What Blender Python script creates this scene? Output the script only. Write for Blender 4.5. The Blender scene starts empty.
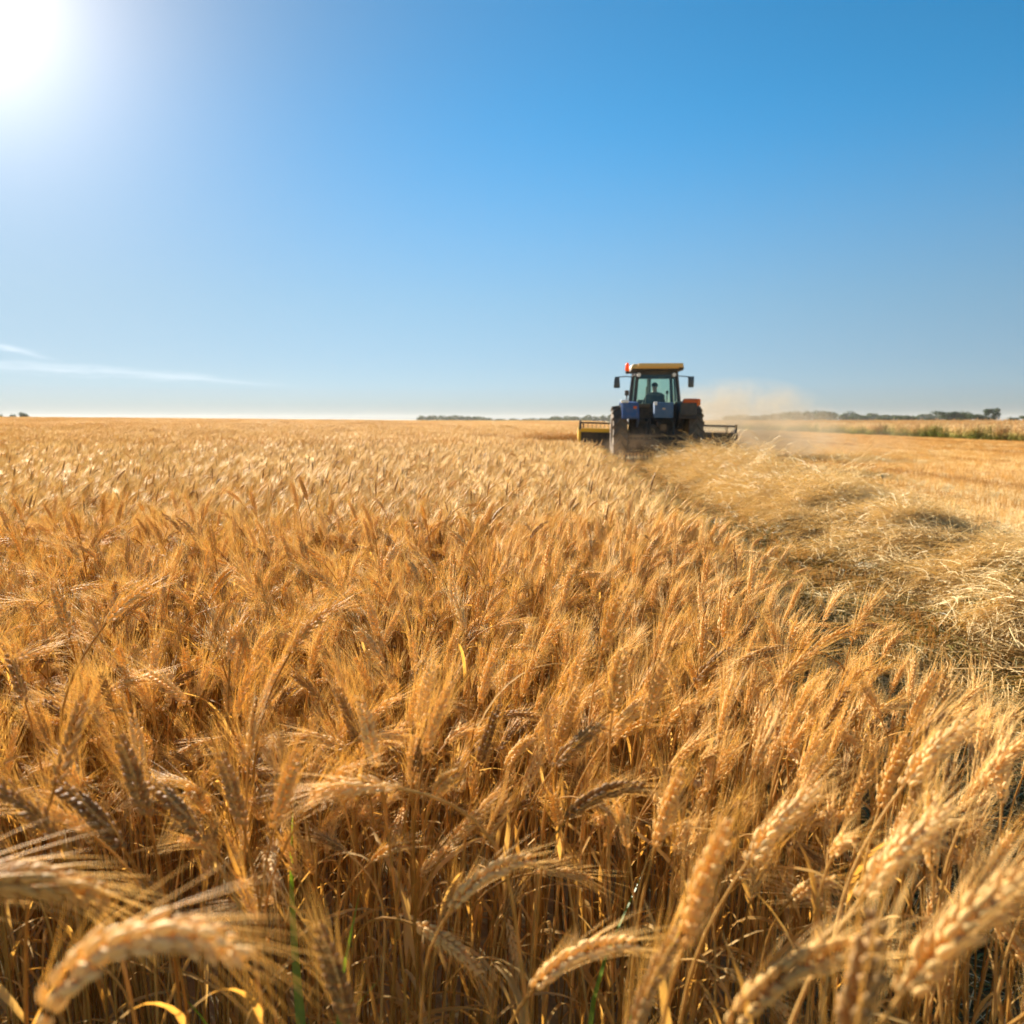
import bpy, bmesh, math, random
import numpy as np
from mathutils import Vector, Matrix, Euler, noise as mnoise

rng = np.random.default_rng(11)
random.seed(11)
R = math.radians
SC = bpy.context.scene
COL = SC.collection

# ------------------------------------------------------------------ camera
CAM_H = 1.30
cd = bpy.data.cameras.new('camera')
cam = bpy.data.objects.new('camera', cd)
COL.objects.link(cam)
cam.location = (0, 0, CAM_H)
cam.rotation_euler = (R(90 - 6.55), 0, 0)
cd.sensor_width = 36
cd.lens = 28.1
cd.clip_start = 0.02
cd.clip_end = 20000
cd.dof.use_dof = True
cd.dof.focus_distance = 2.1
cd.dof.aperture_fstop = 5.2
SC.camera = cam

# ------------------------------------------------------------------ sky, sun, exposure
SUN_AZ, SUN_EL = -33.5, 23.0          # degrees, azimuth from +Y towards +X
sun_dir = Vector((math.sin(R(SUN_AZ)) * math.cos(R(SUN_EL)), math.cos(R(SUN_AZ)) * math.cos(R(SUN_EL)), math.sin(R(SUN_EL))))

world = bpy.data.worlds.new('World')
SC.world = world
world.use_nodes = True
nt = world.node_tree
N, L = nt.nodes, nt.links
N.clear()
def wn(t, **k):
    n = N.new(t)
    for a, b in k.items(): setattr(n, a, b)
    return n
def wmath(op, a, b=None, clamp=False):
    n = wn('ShaderNodeMath', operation=op, use_clamp=clamp)
    for i, v in enumerate((a, b)):
        if v is None: continue
        if isinstance(v, (int, float)): n.inputs[i].default_value = v
        else: L.new(v, n.inputs[i])
    return n.outputs[0]
out = wn('ShaderNodeOutputWorld')
bg = wn('ShaderNodeBackground')
sky = wn('ShaderNodeTexSky', sky_type='NISHITA')
sky.sun_disc = False
sky.sun_elevation = R(SUN_EL)
sky.sun_rotation = R(SUN_AZ)
sky.altitude = 100
sky.air_density = 0.72
sky.dust_density = 0.0
sky.ozone_density = 2.2
tc = wn('ShaderNodeTexCoord')
# glow of the air round the sun
dot = wn('ShaderNodeVectorMath', operation='DOT_PRODUCT')
L.new(tc.outputs['Generated'], dot.inputs[0])
dot.inputs[1].default_value = sun_dir
ang = wmath('ARCCOSINE', wmath('MINIMUM', dot.outputs['Value'], 0.999999))
def gauss(width, amp):
    q = wmath('DIVIDE', ang, R(width))
    return wmath('MULTIPLY', wmath('EXPONENT', wmath('MULTIPLY', wmath('MULTIPLY', q, q), -1)), amp)
glow = wmath('ADD', wmath('MULTIPLY', wmath('EXPONENT', wmath('DIVIDE', ang, -R(4.0))), 10.5), wmath('MULTIPLY', wmath('EXPONENT', wmath('DIVIDE', ang, -R(12.0))), 4.1))
gcol = wn('ShaderNodeVectorMath', operation='SCALE')
gcol.inputs[0].default_value = (1.0, 0.84, 0.66)
L.new(glow, gcol.inputs['Scale'])
# thin cirrus streaks low in the west of the sky
sep = wn('ShaderNodeSeparateXYZ')
L.new(tc.outputs['Generated'], sep.inputs[0])
az = wmath('ARCTAN2', sep.outputs['X'], sep.outputs['Y'])
el = wmath('ARCSINE', sep.outputs['Z'])
def streak(az0, el0, slope, wa, we, amp, seed):
    da = wmath('SUBTRACT', az, R(az0))
    comb = wn('ShaderNodeCombineXYZ')
    L.new(wmath('MULTIPLY', az, 9.0), comb.inputs[0]); L.new(wmath('MULTIPLY', el, 60.0), comb.inputs[1])
    comb.inputs[2].default_value = seed
    nz = wn('ShaderNodeTexNoise'); nz.inputs['Scale'].default_value = 1.6; nz.inputs['Detail'].default_value = 4
    L.new(comb.outputs[0], nz.inputs['Vector'])
    wob = wmath('MULTIPLY', wmath('SUBTRACT', nz.outputs['Fac'], 0.5), R(1.0))
    de = wmath('ADD', wmath('SUBTRACT', wmath('SUBTRACT', el, R(el0)), wmath('MULTIPLY', da, slope)), wob)
    a_ = wmath('DIVIDE', da, R(wa)); e_ = wmath('DIVIDE', de, R(we))
    s = wmath('ADD', wmath('MULTIPLY', a_, a_), wmath('MULTIPLY', e_, e_))
    v = wmath('MULTIPLY', wmath('EXPONENT', wmath('MULTIPLY', s, -1)), wmath('MULTIPLY', nz.outputs['Fac'], amp * 2))
    return v
cl = wmath('ADD', streak(-29.0, 3.15, -0.04, 6.5, 0.22, 0.17, 1.0), streak(-31.8, 4.35, -0.22, 1.6, 0.15, 0.20, 4.0))
cl = wmath('ADD', cl, streak(-21.0, 2.7, -0.06, 4.0, 0.2, 0.12, 8.0))
# colour balance of the sky
hs = wn('ShaderNodeHueSaturation')
hs.inputs['Hue'].default_value = 0.484
elq = wmath('DIVIDE', el, R(1.3))
strip = wmath('SUBTRACT', 1.0, wmath('MULTIPLY', wmath('EXPONENT', wmath('MULTIPLY', wmath('MULTIPLY', elq, elq), -1)), 0.32))
mr = wn('ShaderNodeMapRange', interpolation_type='SMOOTHSTEP')
mr.inputs['From Min'].default_value = R(-1); mr.inputs['From Max'].default_value = R(21)
L.new(el, mr.inputs['Value'])
L.new(wmath('ADD', wmath('MULTIPLY', mr.outputs[0], 0.42), 0.90), hs.inputs['Saturation'])
L.new(wmath('MULTIPLY', wmath('ADD', wmath('MULTIPLY', mr.outputs[0], 0.56), 0.42), wmath('MULTIPLY', wmath('SUBTRACT', 1.0, gauss(24.0, 0.42)), strip)), hs.inputs['Value'])
L.new(sky.outputs[0], hs.inputs['Color'])
add = wn('ShaderNodeVectorMath', operation='ADD')
low = wn('ShaderNodeMapRange', interpolation_type='SMOOTHSTEP')
low.inputs['From Min'].default_value = R(-1); low.inputs['From Max'].default_value = R(9)
L.new(el, low.inputs['Value'])
tint = wn('ShaderNodeMix', data_type='RGBA')
L.new(low.outputs[0], tint.inputs['Factor']); tint.inputs['A'].default_value = (0.86, 0.95, 1.15, 1); tint.inputs['B'].default_value = (1, 1, 1, 1)
tmul = wn('ShaderNodeMix', data_type='RGBA', blend_type='MULTIPLY'); tmul.inputs['Factor'].default_value = 1
L.new(hs.outputs[0], tmul.inputs['A']); L.new(tint.outputs['Result'], tmul.inputs['B'])
L.new(tmul.outputs['Result'], add.inputs[0]); L.new(gcol.outputs[0], add.inputs[1])
mixc = wn('ShaderNodeMix', data_type='RGBA')
L.new(cl, mixc.inputs['Factor']); L.new(add.outputs[0], mixc.inputs['A'])
mixc.inputs['B'].default_value = (9.5, 9.5, 9.7, 1)
L.new(mixc.outputs['Result'], bg.inputs['Color'])
bg.inputs['Strength'].default_value = 0.05
L.new(bg.outputs[0], out.inputs['Surface'])

sl = bpy.data.lights.new('sun', 'SUN')
sl.energy = 5.0
sl.angle = R(0.53)
sl.color = (1.0, 0.93, 0.82)
sun = bpy.data.objects.new('sun', sl)
COL.objects.link(sun)
sun.rotation_euler = (-sun_dir).to_track_quat('-Z', 'Y').to_euler()

vs = SC.view_settings
vs.view_transform = 'Standard'
try: vs.look = 'None'
except Exception: pass
vs.exposure = 1.72
vs.gamma = 1.0
cy = SC.cycles
cy.use_denoising = True
cy.max_bounces = 8
cy.diffuse_bounces = 4
cy.glossy_bounces = 3
cy.transmission_bounces = 5
cy.transparent_max_bounces = 12
cy.volume_bounces = 1
cy.sample_clamp_indirect = 8
cy.caustics_reflective = False
cy.caustics_refractive = False

# ------------------------------------------------------------------ the lie of the land
def smooth(t):
    t = np.clip(t, 0, 1)
    return t * t * (3 - 2 * t)
def gz(x, y):
    x = np.asarray(x, float); y = np.asarray(y, float)
    r = np.hypot(x, y); az_ = np.degrees(np.arctan2(x, y))
    A = 0.30 + 0.46 * smooth((-az_ - 2) / 30) - 0.30 * smooth((az_ - 3) / 9)
    A = np.where(y < 0, 0.0, A)
    rise = A * smooth((r - 28) / 90)
    drop = 2.0 * smooth((r - 135) / 260) * smooth((14 - az_) / 12)
    return rise - drop
def edge(y):                       # the cut edge of the standing wheat
    return 0.79 + 0.060 * np.asarray(y, float)
HEADER_Y = 27.6
def standing(x, y, m=0.0):         # is standing wheat here?
    x = np.asarray(x, float); y = np.asarray(y, float)
    e = edge(y) + 0.07 * np.sin(y * 2.1) + 0.05 * np.sin(y * 5.3 + 1)
    e = np.where(y > HEADER_Y, edge(y) + 5.4, e)
    return x < e - m

# ------------------------------------------------------------------ helpers
def tag(o, label=None, cat=None, group=None, kind=None):
    if label: o['label'] = label
    if cat: o['category'] = cat
    if group: o['group'] = group
    if kind: o['kind'] = kind
    return o
def empty(name, loc=(0, 0, 0), rz=0.0, parent=None):
    o = bpy.data.objects.new(name, None)
    o.location = loc; o.rotation_euler = (0, 0, rz); o.empty_display_size = 0.1
    COL.objects.link(o)
    if parent: o.parent = parent
    return o
class MB:
    def __init__(s): s.v = []; s.f = []; s.n = 0
    def add(s, v, f):
        v = np.asarray(v, float).reshape(-1, 3)
        s.v.append(v); n = s.n
        s.f.extend([tuple(i + n for i in q) for q in f]); s.n += len(v)
    def bm(s, bm_, mat=None):
        bm_.verts.ensure_lookup_table(); bm_.verts.index_update()
        v = [(mat @ q.co if mat else q.co)[:] for q in bm_.verts]
        s.add(v, [[q.index for q in f.verts] for f in bm_.faces]); bm_.free()
    def box(s, c, d, bevel=0.0, rot=None, taper=None, seg=2):
        b = bmesh.new(); bmesh.ops.create_cube(b, size=1)
        for q in b.verts:
            k = 1.0
            if taper and q.co.z > 0: q.co.x *= taper[0]; q.co.y *= taper[1]
            q.co = Vector((q.co.x * d[0], q.co.y * d[1], q.co.z * d[2]))
        if bevel: bmesh.ops.bevel(b, geom=list(b.edges), offset=bevel, segments=seg, profile=0.6, affect='EDGES')
        m = Matrix.Translation(c) @ (Euler(rot).to_matrix().to_4x4() if rot else Matrix())
        s.bm(b, m); return s
    def tube(s, pts, r, sides=8, caps=True):
        pts = [Vector(p) for p in pts]; n = len(pts)
        rs = [r] * n if isinstance(r, (int, float)) else list(r)
        vs_ = []; up = None
        for i, p in enumerate(pts):
            t = (pts[min(i + 1, n - 1)] - pts[max(i - 1, 0)]).normalized()
            if up is None: up = Vector((0, 0, 1)) if abs(t.z) < .9 else Vector((1, 0, 0))
            a = t.cross(up).normalized(); b = a.cross(t).normalized(); up = b
            for k in range(sides):
                w = 2 * math.pi * k / sides
                vs_.append(p + (a * math.cos(w) + b * math.sin(w)) * rs[i])
        f = []
        for i in range(n - 1):
            for k in range(sides):
                k2 = (k + 1) % sides
                f.append((i * sides + k, i * sides + k2, (i + 1) * sides + k2, (i + 1) * sides + k))
        if caps:
            f.append(tuple(range(sides))[::-1]); f.append(tuple((n - 1) * sides + k for k in range(sides)))
        s.add([q[:] for q in vs_], f); return s
    def lathe(s, prof, c, axis='x', seg=32):
        vs_ = []; n = len(prof)
        for k in range(seg):
            w = 2 * math.pi * k / seg
            for (u, r) in prof:
                p = (u, r * math.cos(w), r * math.sin(w))
                if axis == 'z': p = (p[1], p[2], p[0])
                if axis == 'y': p = (p[2], p[0], p[1])
                vs_.append((p[0] + c[0], p[1] + c[1], p[2] + c[2]))
        f = []
        for k in range(seg):
            k2 = (k + 1) % seg
            for i in range(n - 1):
                f.append((k * n + i, k2 * n + i, k2 * n + i + 1, k * n + i + 1))
        s.add(vs_, f); return s
    def prism(s, poly, x0, x1):     # polygon in the YZ plane extruded along X
        n = len(poly)
        v = [(x0, p[0], p[1]) for p in poly] + [(x1, p[0], p[1]) for p in poly]
        f = [tuple(range(n))[::-1], tuple(range(n, 2 * n))]
        for i in range(n):
            j = (i + 1) % n; f.append((i, j, n + j, n + i))
        s.add(v, f); return s
    def build(s, name, m, parent=None, smooth_=False, link=True):
        me = bpy.data.meshes.new(name)
        me.from_pydata(np.concatenate(s.v).tolist() if s.v else [], [], s.f)
        if smooth_ is True:
            me.polygons.foreach_set('use_smooth', [True] * len(me.polygons))
        elif smooth_:
            me.polygons.foreach_set('use_smooth', [True] * len(me.polygons))
            me.set_sharp_from_angle(angle=R(smooth_))
        for q in (m if isinstance(m, (list, tuple)) else [m]): me.materials.append(q)
        o = bpy.data.objects.new(name, me)
        if link: COL.objects.link(o)
        if parent: o.parent = parent
        return o

# ------------------------------------------------------------------ materials
def nodes(name):
    m = bpy.data.materials.new(name); m.use_nodes = True
    t = m.node_tree; t.nodes.clear()
    o = t.nodes.new('ShaderNodeOutputMaterial')
    return m, t, o
def ramp(t, fac, stops):
    r = t.nodes.new('ShaderNodeValToRGB')
    e = r.color_ramp.elements
    e[0].position, e[0].color = stops[0][0], (*stops[0][1], 1)
    e[1].position, e[1].color = stops[-1][0], (*stops[-1][1], 1)
    for p, c in stops[1:-1]:
        k = e.new(p); k.color = (*c, 1)
    t.links.new(fac, r.inputs[0]); return r.outputs[0]
def tnoise(t, scale, detail=3, vec=None, rough=0.6):
    n = t.nodes.new('ShaderNodeTexNoise')
    n.inputs['Scale'].default_value = scale; n.inputs['Detail'].default_value = detail; n.inputs['Roughness'].default_value = rough
    if vec is not None: t.links.new(vec, n.inputs['Vector'])
    return n.outputs['Fac']
def tmath(t, op, a, b=None, clamp=False):
    n = t.nodes.new('ShaderNodeMath'); n.operation = op; n.use_clamp = clamp
    for i, v in enumerate((a, b)):
        if v is None: continue
        if isinstance(v, (int, float)): n.inputs[i].default_value = v
        else: t.links.new(v, n.inputs[i])
    return n.outputs[0]
def straw_mat(name, stops, trans=0.35, rough=0.55, tcol=(1.0, 0.90, 0.66), patch=True, spec=0.35, nscale=60, stripe=False):
    """dry plant matter: colour differs from stalk to stalk and in broad patches over the field; thin, so light passes through"""
    m, t, o = nodes(name)
    oi = t.nodes.new('ShaderNodeObjectInfo'); geo = t.nodes.new('ShaderNodeNewGeometry')
    tcn = t.nodes.new('ShaderNodeTexCoord')
    fac = oi.outputs['Random']
    nz = tnoise(t, nscale, 2, tcn.outputs['Object'])
    fac = tmath(t, 'ADD', tmath(t, 'MULTIPLY', fac, 0.5), tmath(t, 'MULTIPLY', nz, 0.5))
    if patch:
        pz = tnoise(t, 0.35, 3, geo.outputs['Position'])
        pz2 = tnoise(t, 0.05, 2, geo.outputs['Position'])
        if stripe:                              # drill rows and swaths leave bands along the way the machine drives
            mp = t.nodes.new('ShaderNodeMapping'); t.links.new(geo.outputs['Position'], mp.inputs[0])
            mp.inputs['Rotation'].default_value = (0, 0, R(3.0)); mp.inputs['Scale'].default_value = (1, 0.04, 1)
            pz = tmath(t, 'ADD', tmath(t, 'MULTIPLY', tmath(t, 'SUBTRACT', tnoise(t, 0.8, 3, mp.outputs[0]), 0.5), 5.0), 0.5)
        fac = tmath(t, 'ADD', tmath(t, 'MULTIPLY', fac, 0.6), tmath(t, 'ADD', tmath(t, 'MULTIPLY', pz, 0.32), tmath(t, 'MULTIPLY', pz2, 0.10)))
    col = ramp(t, fac, stops)
    p = t.nodes.new('ShaderNodeBsdfPrincipled')
    p.inputs['Roughness'].default_value = rough
    p.inputs['Specular IOR Level'].default_value = spec
    t.links.new(col, p.inputs['Base Color'])
    tr = t.nodes.new('ShaderNodeBsdfTranslucent')
    mx = t.nodes.new('ShaderNodeMix'); mx.data_type = 'RGBA'; mx.blend_type = 'MULTIPLY'; mx.inputs['Factor'].default_value = 1
    t.links.new(col, mx.inputs['A']); mx.inputs['B'].default_value = (*[c * 1.25 for c in tcol], 1)
    t.links.new(mx.outputs['Result'], tr.inputs['Color'])
    ms = t.nodes.new('ShaderNodeMixShader'); ms.inputs[0].default_value = trans
    t.links.new(p.outputs[0], ms.inputs[1]); t.links.new(tr.outputs[0], ms.inputs[2])
    t.links.new(ms.outputs[0], o.inputs['Surface'])
    return m
def paint_mat(name, c, rough=0.45, dust=0.25, metal=0.0, dustc=(0.42, 0.29, 0.15), scale=6.0, spec=0.5):
    m, t, o = nodes(name)
    tcn = t.nodes.new('ShaderNodeTexCoord')
    nz = tnoise(t, scale, 5, tcn.outputs['Object'], 0.65)
    f = tmath(t, 'MULTIPLY', tmath(t, 'SUBTRACT', nz, 0.5 - dust, True), 1.8, True)
    f = tmath(t, 'MULTIPLY', f, min(1, dust * 2.2))
    mx = t.nodes.new('ShaderNodeMix'); mx.data_type = 'RGBA'
    t.links.new(f, mx.inputs['Factor']); mx.inputs['A'].default_value = (*c, 1); mx.inputs['B'].default_value = (*dustc, 1)
    p = t.nodes.new('ShaderNodeBsdfPrincipled')
    t.links.new(mx.outputs['Result'], p.inputs['Base Color'])
    p.inputs['Metallic'].default_value = metal
    p.inputs['Specular IOR Level'].default_value = spec
    t.links.new(tmath(t, 'ADD', tmath(t, 'MULTIPLY', f, 0.4), rough, True), p.inputs['Roughness'])
    t.links.new(p.outputs[0], o.inputs['Surface'])
    return m

M = {}
M['stem'] = straw_mat('wheat_stem', [(0.25, (0.27, 0.115, 0.016)), (0.5, (0.47, 0.245, 0.05)), (0.78, (0.72, 0.47, 0.16))], 0.26, 0.65, spec=0.1, tcol=(1.0, 0.78, 0.40))
M['ear'] = straw_mat('wheat_ear', [(0.24, (0.50, 0.29, 0.08)), (0.5, (0.77, 0.53, 0.20)), (0.76, (0.88, 0.70, 0.36))], 0.33, 0.62, spec=0.15, nscale=330)
M['awn'] = straw_mat('wheat_awn', [(0.22, (0.74, 0.53, 0.19)), (0.5, (0.84, 0.65, 0.29)), (0.8, (0.89, 0.75, 0.42))], 0.46, 0.5, spec=0.2)
M['leaf'] = straw_mat('wheat_leaf', [(0.22, (0.46, 0.23, 0.05)), (0.5, (0.62, 0.38, 0.11)), (0.82, (0.74, 0.56, 0.28))], 0.52, 0.7, spec=0.1, nscale=25, tcol=(1.0, 0.80, 0.42))
M['stubble'] = straw_mat('stubble_straw', [(0.22, (0.50, 0.30, 0.10)), (0.5, (0.75, 0.54, 0.23)), (0.8, (0.83, 0.68, 0.38))], 0.3, 0.5, spec=0.15, stripe=True)
M['straw'] = straw_mat('cut_straw', [(0.2, (0.60, 0.44, 0.17)), (0.5, (0.80, 0.64, 0.32)), (0.8, (0.88, 0.77, 0.50))], 0.3, 0.55, spec=0.2)
M['ear_dark'] = straw_mat('backlit_brown_wheat_ear', [(0.24, (0.24, 0.12, 0.035)), (0.5, (0.42, 0.24, 0.08)), (0.76, (0.64, 0.43, 0.18))], 0.3, 0.6, spec=0.2, nscale=330)  # brown ears: backlit shade put into the colour, also varies tone over the field
M['brownstraw'] = straw_mat('old_brown_straw', [(0.25, (0.20, 0.115, 0.035)), (0.5, (0.34, 0.21, 0.07)), (0.8, (0.50, 0.34, 0.13))], 0.2, 0.7, spec=0.1)
M['chaff'] = straw_mat('shaded_heap_core', [(0.25, (0.18, 0.10, 0.03)), (0.5, (0.32, 0.20, 0.065)), (0.75, (0.48, 0.33, 0.13))], 0.1, 0.8, spec=0.1)  # brown heap core, darkened so the colour holds the shade inside the straw
M['green'] = straw_mat('green_blade', [(0.2, (0.12, 0.21, 0.02)), (0.6, (0.24, 0.33, 0.03)), (0.9, (0.42, 0.40, 0.05))], 0.5, 0.35, tcol=(0.9, 1.0, 0.3), patch=False, nscale=12)
M['weed'] = straw_mat('weed_leaf', [(0.2, (0.13, 0.11, 0.02)), (0.6, (0.22, 0.18, 0.035)), (0.9, (0.38, 0.28, 0.06))], 0.4, 0.5, tcol=(1, 0.95, 0.4), patch=False)

# ground ---------------------------------------------------------------
def ground_mat():
    m, t, o = nodes('field_ground')
    geo = t.nodes.new('ShaderNodeNewGeometry')
    mp = t.nodes.new('ShaderNodeMapping'); t.links.new(geo.outputs['Position'], mp.inputs[0])
    mp.inputs['Rotation'].default_value = (0, 0, R(3.0)); mp.inputs['Scale'].default_value = (1, 0.05, 1)
    stripes = tnoise(t, 0.9, 4, mp.outputs[0], 0.6)
    fine = tnoise(t, 45, 6, geo.outputs['Position'], 0.75)
    mid = tnoise(t, 2.2, 4, geo.outputs['Position'])
    stripes = tmath(t, 'ADD', tmath(t, 'MULTIPLY', tmath(t, 'SUBTRACT', stripes, 0.5), 1.8), 0.5)
    f = tmath(t, 'ADD', tmath(t, 'MULTIPLY', stripes, 0.45), tmath(t, 'ADD', tmath(t, 'MULTIPLY', fine, 0.35), tmath(t, 'MULTIPLY', mid, 0.2)))
    c = ramp(t, f, [(0.36, (0.40, 0.27, 0.11)), (0.48, (0.62, 0.45, 0.20)), (0.60, (0.78, 0.60, 0.31))])
    p = t.nodes.new('ShaderNodeBsdfPrincipled'); p.inputs['Roughness'].default_value = 0.95
    p.inputs['Specular IOR Level'].default_value = 0.1
    t.links.new(c, p.inputs['Base Color'])
    b = t.nodes.new('ShaderNodeBump'); b.inputs['Strength'].default_value = 0.9; b.inputs['Distance'].default_value = 0.03
    t.links.new(fine, b.inputs['Height']); t.links.new(b.outputs[0], p.inputs['Normal'])
    t.links.new(p.outputs[0], o.inputs['Surface'])
    return m
M['ground'] = ground_mat()
def polar(radii, angs):
    rr, aa = np.meshgrid(radii, angs, indexing='ij')
    return rr * np.sin(aa), rr * np.cos(aa)
rad = np.concatenate([[0.02], np.geomspace(0.4, 2500, 110)])
ang_ = np.linspace(-math.pi, math.pi, 181)[:-1]
X, Y = polar(rad, ang_)
Z = gz(X, Y)
na, nr = len(ang_), len(rad)
g = MB()
fs = [(i * na + k, i * na + (k + 1) % na, (i + 1) * na + (k + 1) % na, (i + 1) * na + k) for i in range(nr - 1) for k in range(na)]
g.add(np.stack([X, Y, Z], -1), [f[::-1] for f in fs])
go = g.build('ground', M['ground'], smooth_=True)
tag(go, kind='structure')

# ------------------------------------------------------------------ instancing for the uncountable plants
def collection_of(name, objs):
    c = bpy.data.collections.new(name)
    for o in objs: c.objects.link(o)
    return c
def scatter(name, protos, pos, rot, scl, idx):
    """one object whose points carry copies of the prototypes"""
    me = bpy.data.meshes.new(name)
    n = len(pos)
    me.vertices.add(n)
    me.vertices.foreach_set('co', np.asarray(pos, np.float32).ravel())
    a = me.attributes.new('rot', 'FLOAT_VECTOR', 'POINT'); a.data.foreach_set('vector', np.asarray(rot, np.float32).ravel())
    a = me.attributes.new('scl', 'FLOAT', 'POINT'); a.data.foreach_set('value', np.asarray(scl, np.float32))
    a = me.attributes.new('idx', 'INT', 'POINT'); a.data.foreach_set('value', np.asarray(idx, np.int32))
    me.update()
    o = bpy.data.objects.new(name, me); COL.objects.link(o)
    for i, p in enumerate(protos): p.name = '%s_kind_%03d' % (name, i)
    c = collection_of(name + '_kinds', protos)
    ng = bpy.data.node_groups.new(name + '_nodes', 'GeometryNodeTree')
    ng.interface.new_socket('Geometry', in_out='INPUT', socket_type='NodeSocketGeometry')
    ng.interface.new_socket('Geometry', in_out='OUTPUT', socket_type='NodeSocketGeometry')
    gi = ng.nodes.new('NodeGroupInput'); gout = ng.nodes.new('NodeGroupOutput')
    ci = ng.nodes.new('GeometryNodeCollectionInfo')
    ci.inputs['Collection'].default_value = c
    ci.inputs['Separate Children'].default_value = True
    ci.inputs['Reset Children'].default_value = True
    iop = ng.nodes.new('GeometryNodeInstanceOnPoints')
    iop.inputs['Pick Instance'].default_value = True
    def attr(nm, ty):
        q = ng.nodes.new('GeometryNodeInputNamedAttribute'); q.data_type = ty; q.inputs['Name'].default_value = nm
        return q.outputs['Attribute']
    ng.links.new(gi.outputs[0], iop.inputs['Points'])
    ng.links.new(ci.outputs[0], iop.inputs['Instance'])
    ng.links.new(attr('idx', 'INT'), iop.inputs['Instance Index'])
    ng.links.new(attr('rot', 'FLOAT_VECTOR'), iop.inputs['Rotation'])
    ng.links.new(attr('scl', 'FLOAT'), iop.inputs['Scale'])
    ng.links.new(iop.outputs[0], gout.inputs[0])
    md = o.modifiers.new('plants', 'NODES'); md.node_group = ng
    return o

# ------------------------------------------------------------------ wheat
class Stalk:
    """the curved axis of a stalk: rises in the local XZ plane and bends towards +X"""
    def __init__(s, h, lean, base_ang, tip_ang, ear_len, neck=0.16, side=0.0):
        n = 60; tot = h + ear_len
        ss = np.linspace(0, tot, n)
        th = np.where(ss < h - neck, lean * (0.3 + 0.7 * ss / h),
             np.where(ss < h, lean + (base_ang - lean) * smooth((ss - (h - neck)) / neck),
                      base_ang + (tip_ang - base_ang) * (ss - h) / ear_len))
        th = np.radians(th)
        d = np.diff(ss)
        x = np.concatenate([[0], np.cumsum(np.sin(th[:-1]) * d)])
        z = np.concatenate([[0], np.cumsum(np.cos(th[:-1]) * d)])
        y = side * (ss / tot) ** 2
        s.ss, s.p, s.h, s.el, s.tot, s.th = ss, np.stack([x, y, z], -1), h, ear_len, tot, th
    def at(s, q):
        p = np.array([np.interp(q, s.ss, s.p[:, k]) for k in range(3)])
        th = np.interp(q, s.ss, s.th)
        return p, np.array([math.sin(th), 0, math.cos(th)])
def drop_template(rings=3, sides=6):
    v = [(0, 0, 0)]
    prof = {2: [(0.25, 0.9), (0.65, 0.75)], 3: [(0.18, 0.8), (0.45, 1.0), (0.78, 0.55)]}[rings]
    for (t, r) in prof:
        for k in range(sides):
            w = 2 * math.pi * k / sides
            v.append((r * math.cos(w), r * math.sin(w), t))
    v.append((0, 0, 1)); last = len(v) - 1
    f = []
    for k in range(sides):
        k2 = (k + 1) % sides
        f.append((0, 1 + k2, 1 + k))
        for i in range(rings - 1):
            f.append((1 + i * sides + k, 1 + i * sides + k2, 1 + (i + 1) * sides + k2, 1 + (i + 1) * sides + k))
        f.append((1 + (rings - 1) * sides + k, 1 + (rings - 1) * sides + k2, last))
    return np.array(v), f
DV, DF = drop_template(3, 6)
def unit(v): return v / (np.linalg.norm(v) + 1e-12)
def ribbon(mb, pts, widths, side, crease=0.25):
    """a leaf blade: three verts across with a crease"""
    n = len(pts); v = []
    for i in range(n):
        t = unit(pts[min(i + 1, n - 1)] - pts[max(i - 1, 0)])
        s_ = unit(side - t * np.dot(side, t)); nn = np.cross(t, s_)
        v += [pts[i] - s_ * widths[i] + nn * widths[i] * crease, pts[i], pts[i] + s_ * widths[i] + nn * widths[i] * crease]
    f = []
    for i in range(n - 1):
        a = i * 3
        f += [(a, a + 1, a + 4, a + 3), (a + 1, a + 2, a + 5, a + 4)]
    mb.add(v, f)
def awn(mb, p, d, ln, w, segs=3, sag=0.0, sides=3):
    up = unit(np.cross(d, np.array([0.3, 0.5, 0.8]))); b = np.cross(d, up)
    v = []
    for i in range(segs):
        t = i / segs; q = p + d * ln * t + np.array([0, 0, -1]) * sag * ln * t * t; r = w * (1 - 0.75 * t)
        for k in range(sides):
            a = 2 * math.pi * k / sides
            v.append(q + (up * math.cos(a) + b * math.sin(a)) * r)
    v.append(p + d * ln + np.array([0, 0, -1]) * sag * ln)
    f = []
    for i in range(segs - 1):
        for k in range(sides):
            k2 = (k + 1) % sides
            f.append((i * sides + k, i * sides + k2, (i + 1) * sides + k2, (i + 1) * sides + k))
    for k in range(sides): f.append(((segs - 1) * sides + k, (segs - 1) * sides + (k + 1) % sides, segs * sides))
    mb.add(v, f)
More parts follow.
